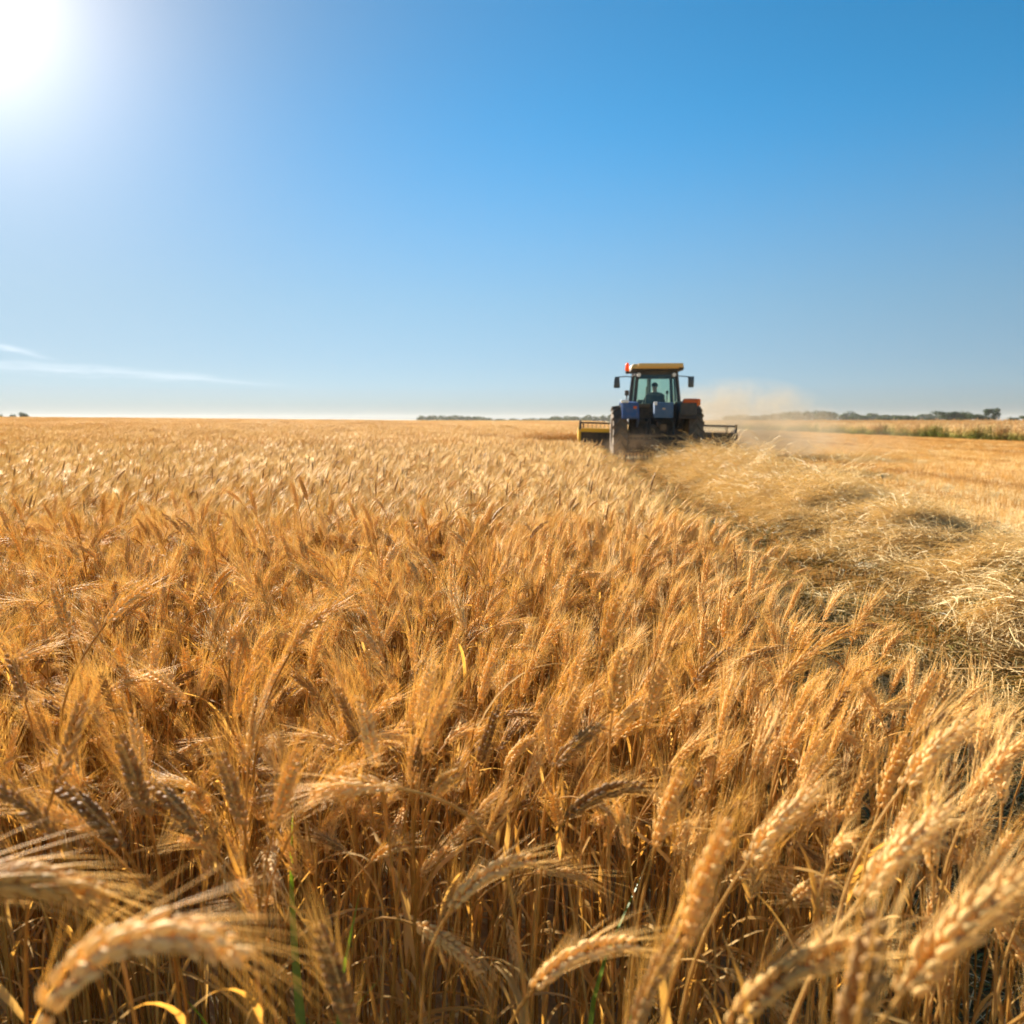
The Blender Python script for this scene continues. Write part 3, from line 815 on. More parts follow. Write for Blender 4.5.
def swath():
    mb = MB()
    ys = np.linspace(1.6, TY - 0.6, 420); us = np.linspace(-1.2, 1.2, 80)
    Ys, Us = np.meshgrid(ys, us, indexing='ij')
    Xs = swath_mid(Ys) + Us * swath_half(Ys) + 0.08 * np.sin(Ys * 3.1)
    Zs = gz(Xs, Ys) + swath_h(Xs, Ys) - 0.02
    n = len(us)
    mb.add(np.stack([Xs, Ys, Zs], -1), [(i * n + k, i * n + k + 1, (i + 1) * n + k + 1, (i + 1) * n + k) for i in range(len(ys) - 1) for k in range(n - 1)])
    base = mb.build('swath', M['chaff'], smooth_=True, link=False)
    def wisp(n, size, flat, mat, w=(0.0014, 0.0026), ln=(0.15, 0.42), aim=None):
        b = MB()
        main = prng.uniform(0, 6.3)
        for _ in range(n):
            p = np.array([prng.normal(0, size), prng.normal(0, size), abs(prng.normal(0, flat))])
            a = main + prng.normal(0, 0.75); l = prng.uniform(*ln); wd = prng.uniform(*w); el_ = prng.normal(0.02, 0.13)
            bend = prng.normal(0, 0.55); pts = [p]
            for i in range(4):
                a += bend / 4; e2 = el_ - 0.5 * i / 4
                pts.append(pts[-1] + np.array([math.cos(a) * math.cos(e2), math.sin(a) * math.cos(e2), math.sin(e2)]) * l / 4)
            b.tube(pts, [wd, wd, wd, wd, wd * .6], 3, caps=False)
        return b.build('swath', mat, link=False)
    protos = [wisp(110, 0.13, 0.035, M['straw'], (0.0010, 0.0019), (0.10, 0.26)) for _ in range(8)] + [wisp(40, 0.09, 0.04, M['weed'], (0.0015, 0.003), (0.06, 0.16)) for _ in range(2)] + [wisp(80, 0.10, 0.03, M['brownstraw'], (0.0010, 0.002), (0.08, 0.22)) for _ in range(2)] + [wisp(130, 0.28, 0.035, M['straw'], (0.0014, 0.0024), (0.12, 0.32)) for _ in range(3)]
    n = 7000
    y = 1.6 + (10.5 - 1.6) * prg.uniform(0, 1, n) ** 0.9
    u = np.clip(prg.normal(0, 0.46, n), -.98, .98)
    x = swath_mid(y) + u * swath_half(y) + 0.08 * np.sin(y * 3.1)
    i = prg.integers(0, 8, n)
    wd = np.array([mnoise.noise(Vector((a * 1.1, b * 0.8, 9.4))) for a, b in zip(x, y)])
    i = np.where((wd > 0.24) & (prg.uniform(0, 1, n) < .6), prg.integers(8, 10, n), i)
    i = np.where((wd < -0.22) & (prg.uniform(0, 1, n) < .75), prg.integers(10, 12, n), i)
    n2 = 3200
    y2 = prg.uniform(10, TY - 0.4, n2); u2 = np.clip(prg.normal(0, 0.46, n2), -.98, .98)
    x2 = swath_mid(y2) + u2 * swath_half(y2) + 0.08 * np.sin(y2 * 3.1)
    x, y, i = np.concatenate([x, x2]), np.concatenate([y, y2]), np.concatenate([i, prg.integers(12, 15, n2)])
    # litter and low weeds in the furrow, coloured dark to deepen the crop's shadow
    n3 = 3800; y3 = 1.2 + 20 * prg.uniform(0, 1, n3) ** 1.2
    x3 = edge(y3) + prg.uniform(-.1, 1, n3) * (swath_mid(y3) - swath_half(y3) * .8 - edge(y3))
    i3 = np.where(prg.uniform(0, 1, n3) < .35, prg.integers(8, 10, n3), np.where(prg.uniform(0, 1, n3) < .85, prg.integers(10, 12, n3), prg.integers(0, 8, n3)))
    x, y, i = np.concatenate([x, x3]), np.concatenate([y, y3]), np.concatenate([i, i3])
    z = gz(x, y) + swath_h(x, y) - 0.015
    e_ = .06
    gx_ = np.clip((swath_h(x + e_, y) - swath_h(x - e_, y)) / (2 * e_), -1.2, 1.2); gy_ = np.clip((swath_h(x, y + e_) - swath_h(x, y - e_)) / (2 * e_), -1.2, 1.2)
    rot = []
    for a_, b_ in zip(gx_, gy_):
        nrm = Vector((-a_, -b_, 1)).normalized()
        q_ = Vector((0, 0, 1)).rotation_difference(nrm) @ Euler((prg.normal(0, .13), prg.normal(0, .13), prg.uniform(0, 6.3))).to_quaternion()
        rot.append(q_.to_euler()[:])
    rot = np.array(rot)
    pos = np.concatenate([np.stack([x, y, z], -1), [[0, 0, 0]]]); rot = np.concatenate([rot, [[0, 0, 0]]])
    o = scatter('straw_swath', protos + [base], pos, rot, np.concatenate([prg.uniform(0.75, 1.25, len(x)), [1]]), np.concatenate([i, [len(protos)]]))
    tag(o, 'tangled pale swath of cut straw lying behind the tractor', 'straw', kind='stuff')
swath()

# ------------------------------------------------------------------ the tractor with its front cutting table
M['blue'] = paint_mat('blue_paint', (0.010, 0.072, 0.23), 0.45, 0.13, spec=0.3)
M['blue_shaded'] = paint_mat('shaded_blue_paint', (0.045, 0.105, 0.20), 0.55, 0.08, spec=0.25)  # blue paint greyed, with the shade on the tractor's back put into the colour
M['roofpaint'] = paint_mat('tan_roof_paint', (0.70, 0.44, 0.12), 0.55, 0.18, scale=3)
M['black'] = paint_mat('black_steel', (0.016, 0.016, 0.015), 0.5, 0.14, spec=0.35)
M['trim'] = paint_mat('dusty_black_trim', (0.026, 0.026, 0.026), 0.6, 0.1)
M['tyre'] = paint_mat('dusty_tyre_rubber', (0.028, 0.025, 0.022), 0.85, 0.30, dustc=(0.36, 0.25, 0.14), scale=4)
M['rim'] = paint_mat('rim_paint', (0.45, 0.36, 0.18), 0.5, 0.35)
M['yellow'] = paint_mat('yellow_paint', (0.90, 0.52, 0.015), 0.4, 0.05)
M['rust'] = paint_mat('worn_brown_steel', (0.07, 0.042, 0.022), 0.8, 0.3, dustc=(0.30, 0.19, 0.09))
M['orange'] = straw_mat('orange_lens', [(0.2, (0.85, 0.22, 0.02)), (0.8, (0.9, 0.26, 0.03))], 0.4, 0.25, tcol=(1, .8, .6), patch=False)
M['red'] = paint_mat('red_orange_cover', (0.62, 0.10, 0.015), 0.6, 0.16, spec=0.2)
M['white'] = paint_mat('white_lens', (0.78, 0.77, 0.72), 0.25, 0.06)
M['steel'] = paint_mat('worn_steel', (0.42, 0.38, 0.32), 0.4, 0.3, metal=0.8)
M['seat'] = paint_mat('dark_seat_cloth', (0.025, 0.022, 0.018), 0.9, 0.12)
M['skin'] = paint_mat('skin', (0.42, 0.22, 0.13), 0.55, 0.0)
M['shirt'] = paint_mat('dark_shirt', (0.04, 0.035, 0.028), 0.9, 0.06)
M['cap'] = paint_mat('dark_cap', (0.035, 0.04, 0.03), 0.9, 0.05)
def glass_mat(name, tint, gl=0.03, dustamt=0.008):
    m, t, o = nodes(name)
    tr = t.nodes.new('ShaderNodeBsdfTransparent'); tr.inputs[0].default_value = (*tint, 1)
    gs = t.nodes.new('ShaderNodeBsdfGlossy'); gs.inputs['Roughness'].default_value = 0.04
    df = t.nodes.new('ShaderNodeBsdfTranslucent'); df.inputs[0].default_value = (0.30, 0.33, 0.28, 1)
    m1 = t.nodes.new('ShaderNodeMixShader'); m1.inputs[0].default_value = gl
    t.links.new(tr.outputs[0], m1.inputs[1]); t.links.new(gs.outputs[0], m1.inputs[2])
    tcn = t.nodes.new('ShaderNodeTexCoord')
    nz = tnoise(t, 3.0, 5, tcn.outputs['Object'])
    m2 = t.nodes.new('ShaderNodeMixShader'); t.links.new(tmath(t, 'MULTIPLY', nz, dustamt * 2, True), m2.inputs[0])
    t.links.new(m1.outputs[0], m2.inputs[1]); t.links.new(df.outputs[0], m2.inputs[2])
    t.links.new(m2.outputs[0], o.inputs['Surface'])
    return m
M['glass'] = glass_mat('cab_glass', (0.84, 0.91, 0.85))
M['mirror'] = paint_mat('mirror_back', (0.05, 0.07, 0.08), 0.3, 0.06)

tr = empty('tractor', (TX, TY, float(gz(TX, TY))), TR)
tag(tr, 'blue tractor with a tan roofed cab driving away through the wheat', 'tractor')
tr.scale = (.95, 1, 1)
def wheel(name, c, rad_, w, rim_r, lugs, lug_h):
    e = empty(name, c, parent=tr)
    h = w / 2
    t = MB().lathe([(-h * .72, rim_r), (-h * .95, rim_r + .06), (-h, rad_ * .80), (-h * .9, rad_ * .93), (-h * .6, rad_ - lug_h), (0, rad_ - lug_h * .8), (h * .6, rad_ - lug_h), (h * .9, rad_ * .93), (h, rad_ * .80), (h * .95, rim_r + .06), (h * .72, rim_r)], (0, 0, 0), 'x', 48)
    for k in range(lugs):
        for sd in (-1, 1):
            w0 = 2 * math.pi * (k + (0.5 if sd > 0 else 0)) / lugs
            pts = []
            for (u, dw, rr) in ((0.03, 0.0, rad_ - lug_h * .45), (0.5, 0.16, rad_ - lug_h * .5), (0.94, 0.27, rad_ - lug_h * .95), (1.0, 0.30, rad_ * .88)):
                a = w0 - dw
                pts.append((sd * h * u, rr * math.sin(a), rr * math.cos(a)))
            t.tube(pts, [lug_h * .62, lug_h * .66, lug_h * .66, lug_h * .5], 4)
    t.build('tyre', M['tyre'], e, smooth_=35)
    r = MB().lathe([(-h * .72, rim_r), (-h * .66, rim_r - .03), (-h * .2, rim_r - .06), (-h * .1, .17), (-h * .25, .13), (-h * .25, .0)], (0, 0, 0), 'x', 32)
    r.lathe([(h * .72, rim_r), (h * .66, rim_r - .03), (h * .2, rim_r - .06), (h * .1, .17), (h * .25, .13), (h * .25, .0)], (0, 0, 0), 'x', 32)
    for k in range(8):
        a = 2 * math.pi * k / 8
        r.tube([(-h * .3, .15 * math.sin(a), .15 * math.cos(a)), (h * .3, .15 * math.sin(a), .15 * math.cos(a))], .018, 6)
    r.build('rim', M['rim'], e, smooth_=35)
wheel('rear_wheel', (-1.13, 0, .86), .86, .44, .46, 19, .05)
wheel('rear_wheel', (1.13, 0, .86), .86, .44, .46, 19, .05)
wheel('front_wheel', (-.92, 2.35, .60), .60, .34, .32, 15, .04)
wheel('front_wheel', (.92, 2.35, .60), .60, .34, .32, 15, .04)
c = MB().box((0, .1, .82), (.62, .9, .50), .06).box((0, .05, .98), (1.62, .5, .80), .05).box((0, 0, .86), (1.9, .24, .24), .05).box((0, 1.5, .82), (.5, 2.0, .42), .05).box((0, 2.35, .62), (1.6, .18, .18), .03)  # wide middle box added to darken the lit gap between the wheels
c.box((0, -.42, 1.02), (.5, .28, .34), .04).tube([(.25, -.3, .95), (.3, -.5, .6)], .04)
c.build('chassis', M['black'], tr, 35)
hd = MB().prism([(1.3, 1.12), (1.3, 1.83), (1.9, 1.80), (2.8, 1.66), (3.12, 1.50), (3.18, 1.1), (3.05, .95)], -.40, .40)
ho = hd.build('hood', M['blue'], tr)
bv = ho.modifiers.new('edge', 'BEVEL'); bv.width = .05; bv.segments = 2
for sx_ in (-1, 1): MB().box((sx_ * .24, 3.17, 1.36), (.2, .03, .13), .01).build('headlight', M['white'], tr)
MB().box((0, 3.19, 1.12), (.6, .03, .26), .01).build('grille', M['black'], tr)
ex = MB().tube([(-.06, 1.75, 1.7), (-.06, 1.75, 2.35)], .075, 12).tube([(-.06, 1.75, 2.35), (-.06, 1.75, 2.72), (-.06, 1.66, 2.80)], .036, 10)
ex.build('exhaust_stack', M['black'], tr, 35)
# fenders: curved guards over the rear wheels, dropped plates at the back
for sd in (-1, 1):
    x0, x1 = sd * .60, sd * 1.10
    outer = [(.99 * math.cos(R(a)), .86 + .99 * math.sin(R(a))) for a in np.linspace(150, 45, 14)]
    inner = [(.95 * math.cos(R(a)), .86 + .95 * math.sin(R(a))) for a in np.linspace(45, 150, 14)]
    poly = [(-p[0], p[1]) for p in outer] + [(-p[0], p[1]) for p in inner]
    poly = [(-q[0], q[1]) for q in poly]
    f = MB(); f.prism(poly, min(x0, x1), max(x0, x1))
    # back plate, inner cheek
    f.box((sd * .855, -.915, 1.585 if sd < 0 else 1.62), (.47, .05, .42 if sd < 0 else .34), .02)
    f.prism([(-.86, 1.30), (-.86, 1.5), (-.55, 1.74), (0, 1.82), (.55, 1.74), (.85, 1.4), (.85, 1.1), (.5, 1.1), (-.5, 1.1)], sd * .60 - .015, sd * .60 + .015)
    fo = f.build('fender', M['blue'] if sd < 0 else M['trim'], tr)
    if sd < 0:
        MB().box((sd * 1.02, -.86, 1.83), (.24, .16, .10), .04).build('fender_cap', M['white'], fo)  # white block stands in for the highlight on the fender's top
        MB().box((sd * .72, -.95, 1.66), (.10, .03, .07), .01).build('tail_light', M['red'], fo)
        MB().tube([(-.93, -.40, 1.88), (-.93, -.42, 2.04)], .02).box((-.93, -.43, 2.08), (.13, .08, .15), .02).build('signal_lamp', M['trim'], fo)
    else:
        MB().box((sd * .90, -.86, 1.845), (.46, .22, .12), .04, taper=(.85, .7)).build('fender_cap', M['red'], fo)
        MB().box((sd * 1.13, -.86, 1.80), (.15, .14, .20), .05).build('tail_light', M['orange'], fo)
# cab
T_, B_ = 2.70, 1.34
corner = {('l', 'r'): ((-.70, -.12), (-.575, -.02)), ('r', 'r'): ((.74, -.12), (.60, -.02)), ('l', 'f'): ((-.72, 1.40), (-.60, 1.22)), ('r', 'f'): ((.72, 1.40), (.60, 1.22))}
cf = MB()
for k, (b0, t0) in corner.items():
    cf.tube([(*b0, B_), (*t0, T_)], [.062, .052], 4)
cf.tube([(-.73, .66, B_), (-.62, .62, T_)], .032, 4).tube([(.73, .66, B_), (.62, .62, T_)], .032, 4)
cf.box((0, -.03, 2.68), (1.26, .10, .12), .02).box((0, 1.22, 2.68), (1.26, .10, .12), .02).box((-.60, .6, 2.68), (.09, 1.2, .12), .02).box((.60, .6, 2.68), (.09, 1.2, .12), .02)
cf.box((0, -.13, 1.72), (1.44, .09, .09), .02)
cf.box((0, .10, 2.59), (1.16, .04, .18), .01).box((-.06, 1.26, 2.2), (.07, .05, .86), .01)
cf.build('cab_frame', M['trim'], tr)
MB().box((0, .62, 1.28), (1.5, 1.7, .14), .03).box((0, -.16, 1.50), (1.40, .06, .42), .02).box((0, 1.42, 1.45), (1.36, .06, .5), .02).build('cab_floor', M['black'], tr)
rf = MB().box((.0, .58, 2.845), (1.62, 1.86, .14), .06, taper=(.93, .93), seg=3).build('roof', M['roofpaint'], tr, 40)
MB().box((.0, .58, 2.755), (1.56, 1.76, .05), .02).box((.70, -.30, 2.77), (.14, .10, .07), .02).build('roof_lining', M['black'], rf)
MB().box((.08, -.37, 2.87), (1.34, .05, .11), .02).build('roof_visor', M['roofpaint'], rf)
MB().tube([(-.90, -.10, 2.64), (-.90, -.10, 2.72)], .055, 12).build('lamp_base', M['black'], be := MB().lathe([(2.72, .0), (2.72, .062), (2.77, .068), (2.90, .056), (2.955, .03), (2.96, 0)], (-.90, -.10, 0), 'z', 16).build('beacon', M['orange'], tr, True))
for sx_ in (-.545, .52):
    MB().lathe([(-.05, .0), (-.05, .055), (0.03, .065), (0.04, 0)], (sx_, -.12, 2.61), 'y', 14).build('work_lamp', M['white'], tr, 40)
def pane(name, pts, th=.006):
    a = [Vector(p) for p in pts]; n_ = (a[1] - a[0]).cross(a[2] - a[0]).normalized() * th
    b = MB(); b.add([p[:] for p in a] + [(p + n_)[:] for p in a], [(3, 2, 1, 0), (4, 5, 6, 7), (0, 1, 5, 4), (1, 2, 6, 5), (2, 3, 7, 6), (3, 0, 4, 7)])
    return b.build(name, M['glass'], tr)
pane('rear_window', [(-.65, -.105, 1.77), (.67, -.105, 1.77), (.57, -.03, 2.62), (-.545, -.03, 2.62)])
pane('windscreen', [(-.69, 1.39, 1.70), (.69, 1.39, 1.70), (.57, 1.23, 2.62), (-.57, 1.23, 2.62)])
for sd in (-1, 1):
    d = pane('door', [(sd * .725, .68, 1.40), (sd * .715, 1.34, 1.40), (sd * .605, 1.19, 2.62), (sd * .62, .63, 2.62)])
    MB().box((sd * .73, .74, 1.75), (.03, .05, .14), .01).build('handle', M['black'], d)
    pane('side_window', [(sd * .71, -.06, 1.74), (sd * .725, .63, 1.74), (sd * .62, .59, 2.62), (sd * .59, 0.0, 2.62)])
# mirrors on arms
mo = MB().box((-1.14, .90, 2.44), (.21, .05, .34), .04, taper=(.72, 1)).build('mirror', M['mirror'], tr, 40)
MB().tube([(-.62, 1.22, 2.62), (-.85, 1.10, 2.63), (-1.14, .93, 2.60)], .016, 6).build('mirror_arm', M['black'], mo)
mo = MB().box((1.20, .90, 2.45), (.18, .05, .33), .03, taper=(1.08, 1)).build('mirror', M['mirror'], tr, 40)
MB().tube([(.62, 1.22, 2.64), (.85, 1.08, 2.64), (1.20, .93, 2.60)], .016, 6).build('mirror_arm', M['black'], mo)
# inside the cab
s_ = MB().box((-.02, .40, 1.56), (.56, .50, .14), .05).box((-.02, .14, 1.82), (.60, .13, .50), .07, rot=(R(8), 0, 0)).box((-.02, .4, 1.42), (.3, .3, .22), .02)
s_.box((.30, .36, 1.80), (.07, .34, .06), .02).box((-.34, .36, 1.80), (.07, .34, .06), .02)
s_.build('seat', M['seat'], tr, 40)
sw = MB()
ring = [(.19 * math.cos(a) - .02, 1.0 + .12 * math.sin(a), 1.98 + .14 * math.sin(a)) for a in np.linspace(0, 2 * math.pi, 25)]
sw.tube(ring, .014, 6, False).tube([(-.02, 1.0, 1.98), (-.02, 1.22, 1.5)], .03)
sw.tube([(-.2, 1.0, 1.98), (.16, 1.0, 1.98)], .012, 6)
sw.build('steering_wheel', M['black'], tr, 40)
MB().box((-.02, 1.27, 1.72), (.9, .22, .42), .05).build('dashboard', M['black'], tr)
MB().tube([(.40, .55, 1.5), (.42, .62, 2.12)], .018, 6).box((.42, .62, 2.13), (.09, .05, .10), .02).build('control_lever', M['black'], tr)
MB().box((-.42, -.26, 1.72), (.42, .14, .11), .03).build('rear_step', M['rust'], tr)
# blue box on the back, lift arms, tow frame, straw board
tb = MB().box((.12, -.82, 1.58), (.56, .36, .44), .035).build('tool_box', M['blue_shaded'], tr, 40)
MB().box((-.13, -1.0, 1.77), (.10, .04, .10), .02).build('work_lamp', M['white'], tb)
MB().box((.12, -1.005, 1.62), (.09, .02, .05), .008).build('latch', M['steel'], tb)
l = MB()
for sx_ in (-.34, .42):
    l.tube([(sx_, -.2, .82), (sx_ * 1.1, -1.15, .62)], .045, 8).tube([(sx_, -.35, 1.32), (sx_, -.85, 1.25), (sx_ * 1.05, -.95, .72)], .032, 8)
l.tube([(-.2, -.3, 1.35), (-.2, -.62, .72)], .07, 8)
l.box((.02, -.5, 1.20), (.16, .5, .16), .03)
l.build('lift_arms'.replace('arms', 'linkage'), M['black'], tr, 35)
hz = MB().tube([(-.05, -.45, 1.28), (.06, -.62, 1.1), (.12, -.78, 1.16), (.22, -.6, .98)], .03, 8).box((.14, -.78, 1.1), (.2, .16, .2), .04)
hz.build('hydraulic_hose', M['rust'], tr, 40)
b = MB().box((.05, -1.05, .86), (1.9, .07, .06), .015).build('rear_frame_bar', M['rust'], tr)
sb_ = MB()
for k in range(19): sb_.tube([(-.88 + k * .103, -1.06, .84), (-.88 + k * .103, -1.13, .5), (-.88 + k * .103, -1.30, .22)], .014, 5)
sb_.box((.05, -1.10, .64), (1.86, .03, .24), .008)
sb_.build('rake_comb', M['rust'], tr, 35)
# the cutting table carried in front
ch = empty('cutting_table', (.44, 3.75, .10), parent=tr); ch.rotation_euler = (0, R(1.3), 0)
W_ = 2.72
for sd in (-1, 1):
    d_ = MB().prism([(-.62, .30), (-.62, .80), (-.35, .95), (.35, .80), (.95, .30), (1.25, .12), (1.0, .06), (-.4, .10)], sd * W_ - .045, sd * W_ + .045)
    d_.lathe([(-.06, 0), (-.06, .15), (.06, .15), (.06, 0)], (sd * W_, -.45, .24), 'x', 18)
    d_.build('end_divider', M['yellow'] if sd < 0 else M['rust'], ch, 35)
MB().box((-1.30, -.60, .82), (2.74, .10, .13), .025).build('back_beam', M['yellow'], ch)
MB().box((1.39, -.60, .80), (2.60, .09, .09), .025).build('back_beam', M['rust'], ch)
MB().box((0, -.55, .46), (5.40, .05, .62), .01).box((0, -.35, .12), (5.4, .5, .05), .01).build('back_panel', M['black'], ch)
r_ = MB().tube([(-W_, -.56, 1.06), (W_, -.56, 1.06)], .030, 8)
for k in (-2.70, 2.70): r_.tube([(k, -.56, .84), (k, -.56, 1.12)], .045, 6)
for k in (-.95, .95): r_.tube([(k, -.56, .84), (k, -.56, 1.06)], .022, 6)
r_.build('top_rail', M['trim'], ch, 35)
ree = MB().tube([(-2.6, .35, .72), (2.6, .35, .72)], .07, 10)
for k in range(6):
    a = 2 * math.pi * k / 6; cy_, cz_ = .35 + .40 * math.cos(a), .72 + .40 * math.sin(a)
    ree.tube([(-2.6, cy_, cz_), (2.6, cy_, cz_)], .022, 6)
    for q_ in np.linspace(-2.55, 2.55, 35): ree.tube([(q_, cy_, cz_), (q_, cy_ - .03, cz_ - .17)], .006, 3)
    for q_ in (-2.58, -.9, .9, 2.58): ree.tube([(q_, .35, .72), (q_, cy_, cz_)], .016, 5)
ree.build('reel', M['rust'], ch, 35)
au = MB().tube([(-2.6, -.2, .38), (2.6, -.2, .38)], .13, 14)
fl = []; nn_ = 220
for k in range(nn_):
    a = k * .28; xx = -2.6 + 5.2 * k / nn_
    fl += [(xx, -.2 + .13 * math.cos(a), .38 + .13 * math.sin(a)), (xx, -.2 + .25 * math.cos(a), .38 + .25 * math.sin(a))]
au.add(fl, [(2 * k, 2 * k + 1, 2 * k + 3, 2 * k + 2) for k in range(nn_ - 1)])
au.build('auger', M['steel'], ch, 35)
kn = MB().box((0, .55, .09), (5.4, .10, .03), .005)
for q_ in np.linspace(-2.66, 2.66, 60): kn.add([(q_ - .03, .6, .09), (q_ + .03, .6, .09), (q_, .72, .08), (q_, .62, .11)], [(0, 1, 2), (0, 3, 1), (1, 3, 2), (2, 3, 0)])
kn.build('knife_bar', M['steel'], ch)
sk = MB()
for k in (-1.6, .9): sk.box((k, -.62, .10), (.5, .12, .10), .02)
sk.build('skid_shoe', M['rust'], ch)
fr = MB()
for sx_ in (-.42, .42): fr.tube([(sx_ - .0, 2.9, .85), (sx_, 3.2, .62)], .07, 8)
fr.box((0, 3.16, .62), (1.5, .10, .5), .02)
fr.build('front_lift_frame', M['black'], tr, 35)

# the driver, seen from behind through the rear window
def driver():
    jo = {'pel': (0, .36, 1.72, .15), 'sp': (0, .34, 1.90, .14), 'ch': (0, .35, 2.08, .155), 'nk': (0, .37, 2.21, .055), 'hd': (0, .40, 2.29, .075), 'ht': (0, .40, 2.39, .085), 'hc': (0, .40, 2.45, .05),
          'ls': (-.19, .36, 2.13, .065), 'le': (-.30, .55, 1.92, .045), 'lw': (-.19, .82, 2.0, .030), 'rs': (.19, .36, 2.13, .065), 're': (.31, .55, 1.92, .045), 'rw': (.15, .82, 2.0, .030),
          'lh': (-.10, .44, 1.72, .09), 'lk': (-.14, .86, 1.74, .065), 'la': (-.15, .98, 1.42, .045), 'lf': (-.15, 1.10, 1.38, .038),
          'rh': (.10, .44, 1.72, .09), 'rk': (.12, .86, 1.74, .065), 'ra': (.12, .98, 1.42, .045), 'rf': (.12, 1.10, 1.38, .038)}
    ed = [('pel', 'sp'), ('sp', 'ch'), ('ch', 'nk'), ('nk', 'hd'), ('hd', 'ht'), ('ht', 'hc'), ('ch', 'ls'), ('ls', 'le'), ('le', 'lw'), ('ch', 'rs'), ('rs', 're'), ('re', 'rw'),
          ('pel', 'lh'), ('lh', 'lk'), ('lk', 'la'), ('la', 'lf'), ('pel', 'rh'), ('rh', 'rk'), ('rk', 'ra'), ('ra', 'rf')]
    for s_, sg in (('l', -1), ('r', 1)):
        wx, wy, wz, _ = jo[s_ + 'w']
        jo[s_ + 'pm'] = (wx + sg * -.005, wy + .06, wz + .01, .030); ed.append((s_ + 'w', s_ + 'pm'))
        for k, (dx, ln) in enumerate(((-.03, .055), (-.011, .065), (.011, .06), (.028, .048))):
            a, b_ = '%sf%da' % (s_, k), '%sf%db' % (s_, k)
            jo[a] = (wx + dx, wy + .10, wz + .02, .009); jo[b_] = (wx + dx * 1.05, wy + .10 + ln * .5, wz - .02, .008)
            ed += [(s_ + 'pm', a), (a, b_)]
        jo[s_ + 't1'] = (wx - sg * .04, wy + .06, wz + .02, .010); jo[s_ + 't2'] = (wx - sg * .045, wy + .09, wz + .03, .009)
        ed += [(s_ + 'pm', s_ + 't1'), (s_ + 't1', s_ + 't2')]
    ks = list(jo); me = bpy.data.meshes.new('person')
    me.from_pydata([(jo[k][0], jo[k][1], jo[k][2] - .08) for k in ks], [(ks.index(a), ks.index(b_)) for a, b_ in ed], [])
    o = bpy.data.objects.new('person', me); COL.objects.link(o)
    md = o.modifiers.new('skin', 'SKIN')
    me.skin_vertices.new() if not me.skin_vertices else None
    for k, sv in zip(ks, me.skin_vertices[0].data): sv.radius = (jo[k][3], jo[k][3]); sv.use_root = (k == 'pel')
    o.modifiers.new('round', 'SUBSURF').render_levels = 2; o.modifiers['round'].levels = 2
    bpy.context.view_layer.update()
    ev = o.evaluated_get(bpy.context.evaluated_depsgraph_get())
    nm = bpy.data.meshes.new_from_object(ev)
    o.modifiers.clear(); o.data = nm
    nm.materials.clear(); nm.materials.append(M['skin']); nm.materials.append(M['shirt'])
    for p in nm.polygons:
        c_ = p.center
        p.material_index = 1 if (c_.z < 2.12 and not (c_.y > .66 and c_.z > 1.76)) else 0
        p.use_smooth = True
    o.location = (TX, TY, float(gz(TX, TY))); o.rotation_euler = (0, 0, TR)
    nose = MB().box((0, .50, 2.27), (.03, .035, .05), .01); nose.build('nose', M['skin'], o)
    cp = MB().lathe([(2.295, .098), (2.34, .098), (2.39, .075), (2.415, .03), (2.42, 0)], (0, .40, 0), 'z', 18).box((0, .52, 2.315), (.15, .12, .012), .004)
    cp.build('cap', M['cap'], o, 50)
    tag(o, 'seated driver in dark clothes and cap, seen from behind in the cab', 'person')
driver()

# ------------------------------------------------------------------ the tall crop on the right
def crop_mat():
    m, t, o = nodes('tall_crop_leaf')
    tcn = t.nodes.new('ShaderNodeTexCoord'); oi = t.nodes.new('ShaderNodeObjectInfo'); geo = t.nodes.new('ShaderNodeNewGeometry')
    sp = t.nodes.new('ShaderNodeSeparateXYZ'); t.links.new(tcn.outputs['Object'], sp.inputs[0])
    big = tnoise(t, 0.16, 3, geo.outputs['Position'])
    f = tmath(t, 'ADD', sp.outputs['Z'], tmath(t, 'MULTIPLY', tmath(t, 'SUBTRACT', oi.outputs['Random'], .5), .5))
    f = tmath(t, 'ADD', f, tmath(t, 'MULTIPLY', tmath(t, 'SUBTRACT', big, .5), 1.3))
    c = ramp(t, f, [(0.20, (0.17, 0.19, 0.04)), (0.50, (0.36, 0.32, 0.10)), (0.72, (0.64, 0.46, 0.20)), (0.95, (0.72, 0.52, 0.27))])
    d = t.nodes.new('ShaderNodeBsdfDiffuse'); t.links.new(c, d.inputs[0])
    tr_ = t.nodes.new('ShaderNodeBsdfTranslucent'); t.links.new(c, tr_.inputs[0])
    ms = t.nodes.new('ShaderNodeMixShader'); ms.inputs[0].default_value = .45
    t.links.new(d.outputs[0], ms.inputs[1]); t.links.new(tr_.outputs[0], ms.inputs[2]); t.links.new(ms.outputs[0], o.inputs['Surface'])
    return m
M['crop'] = crop_mat()
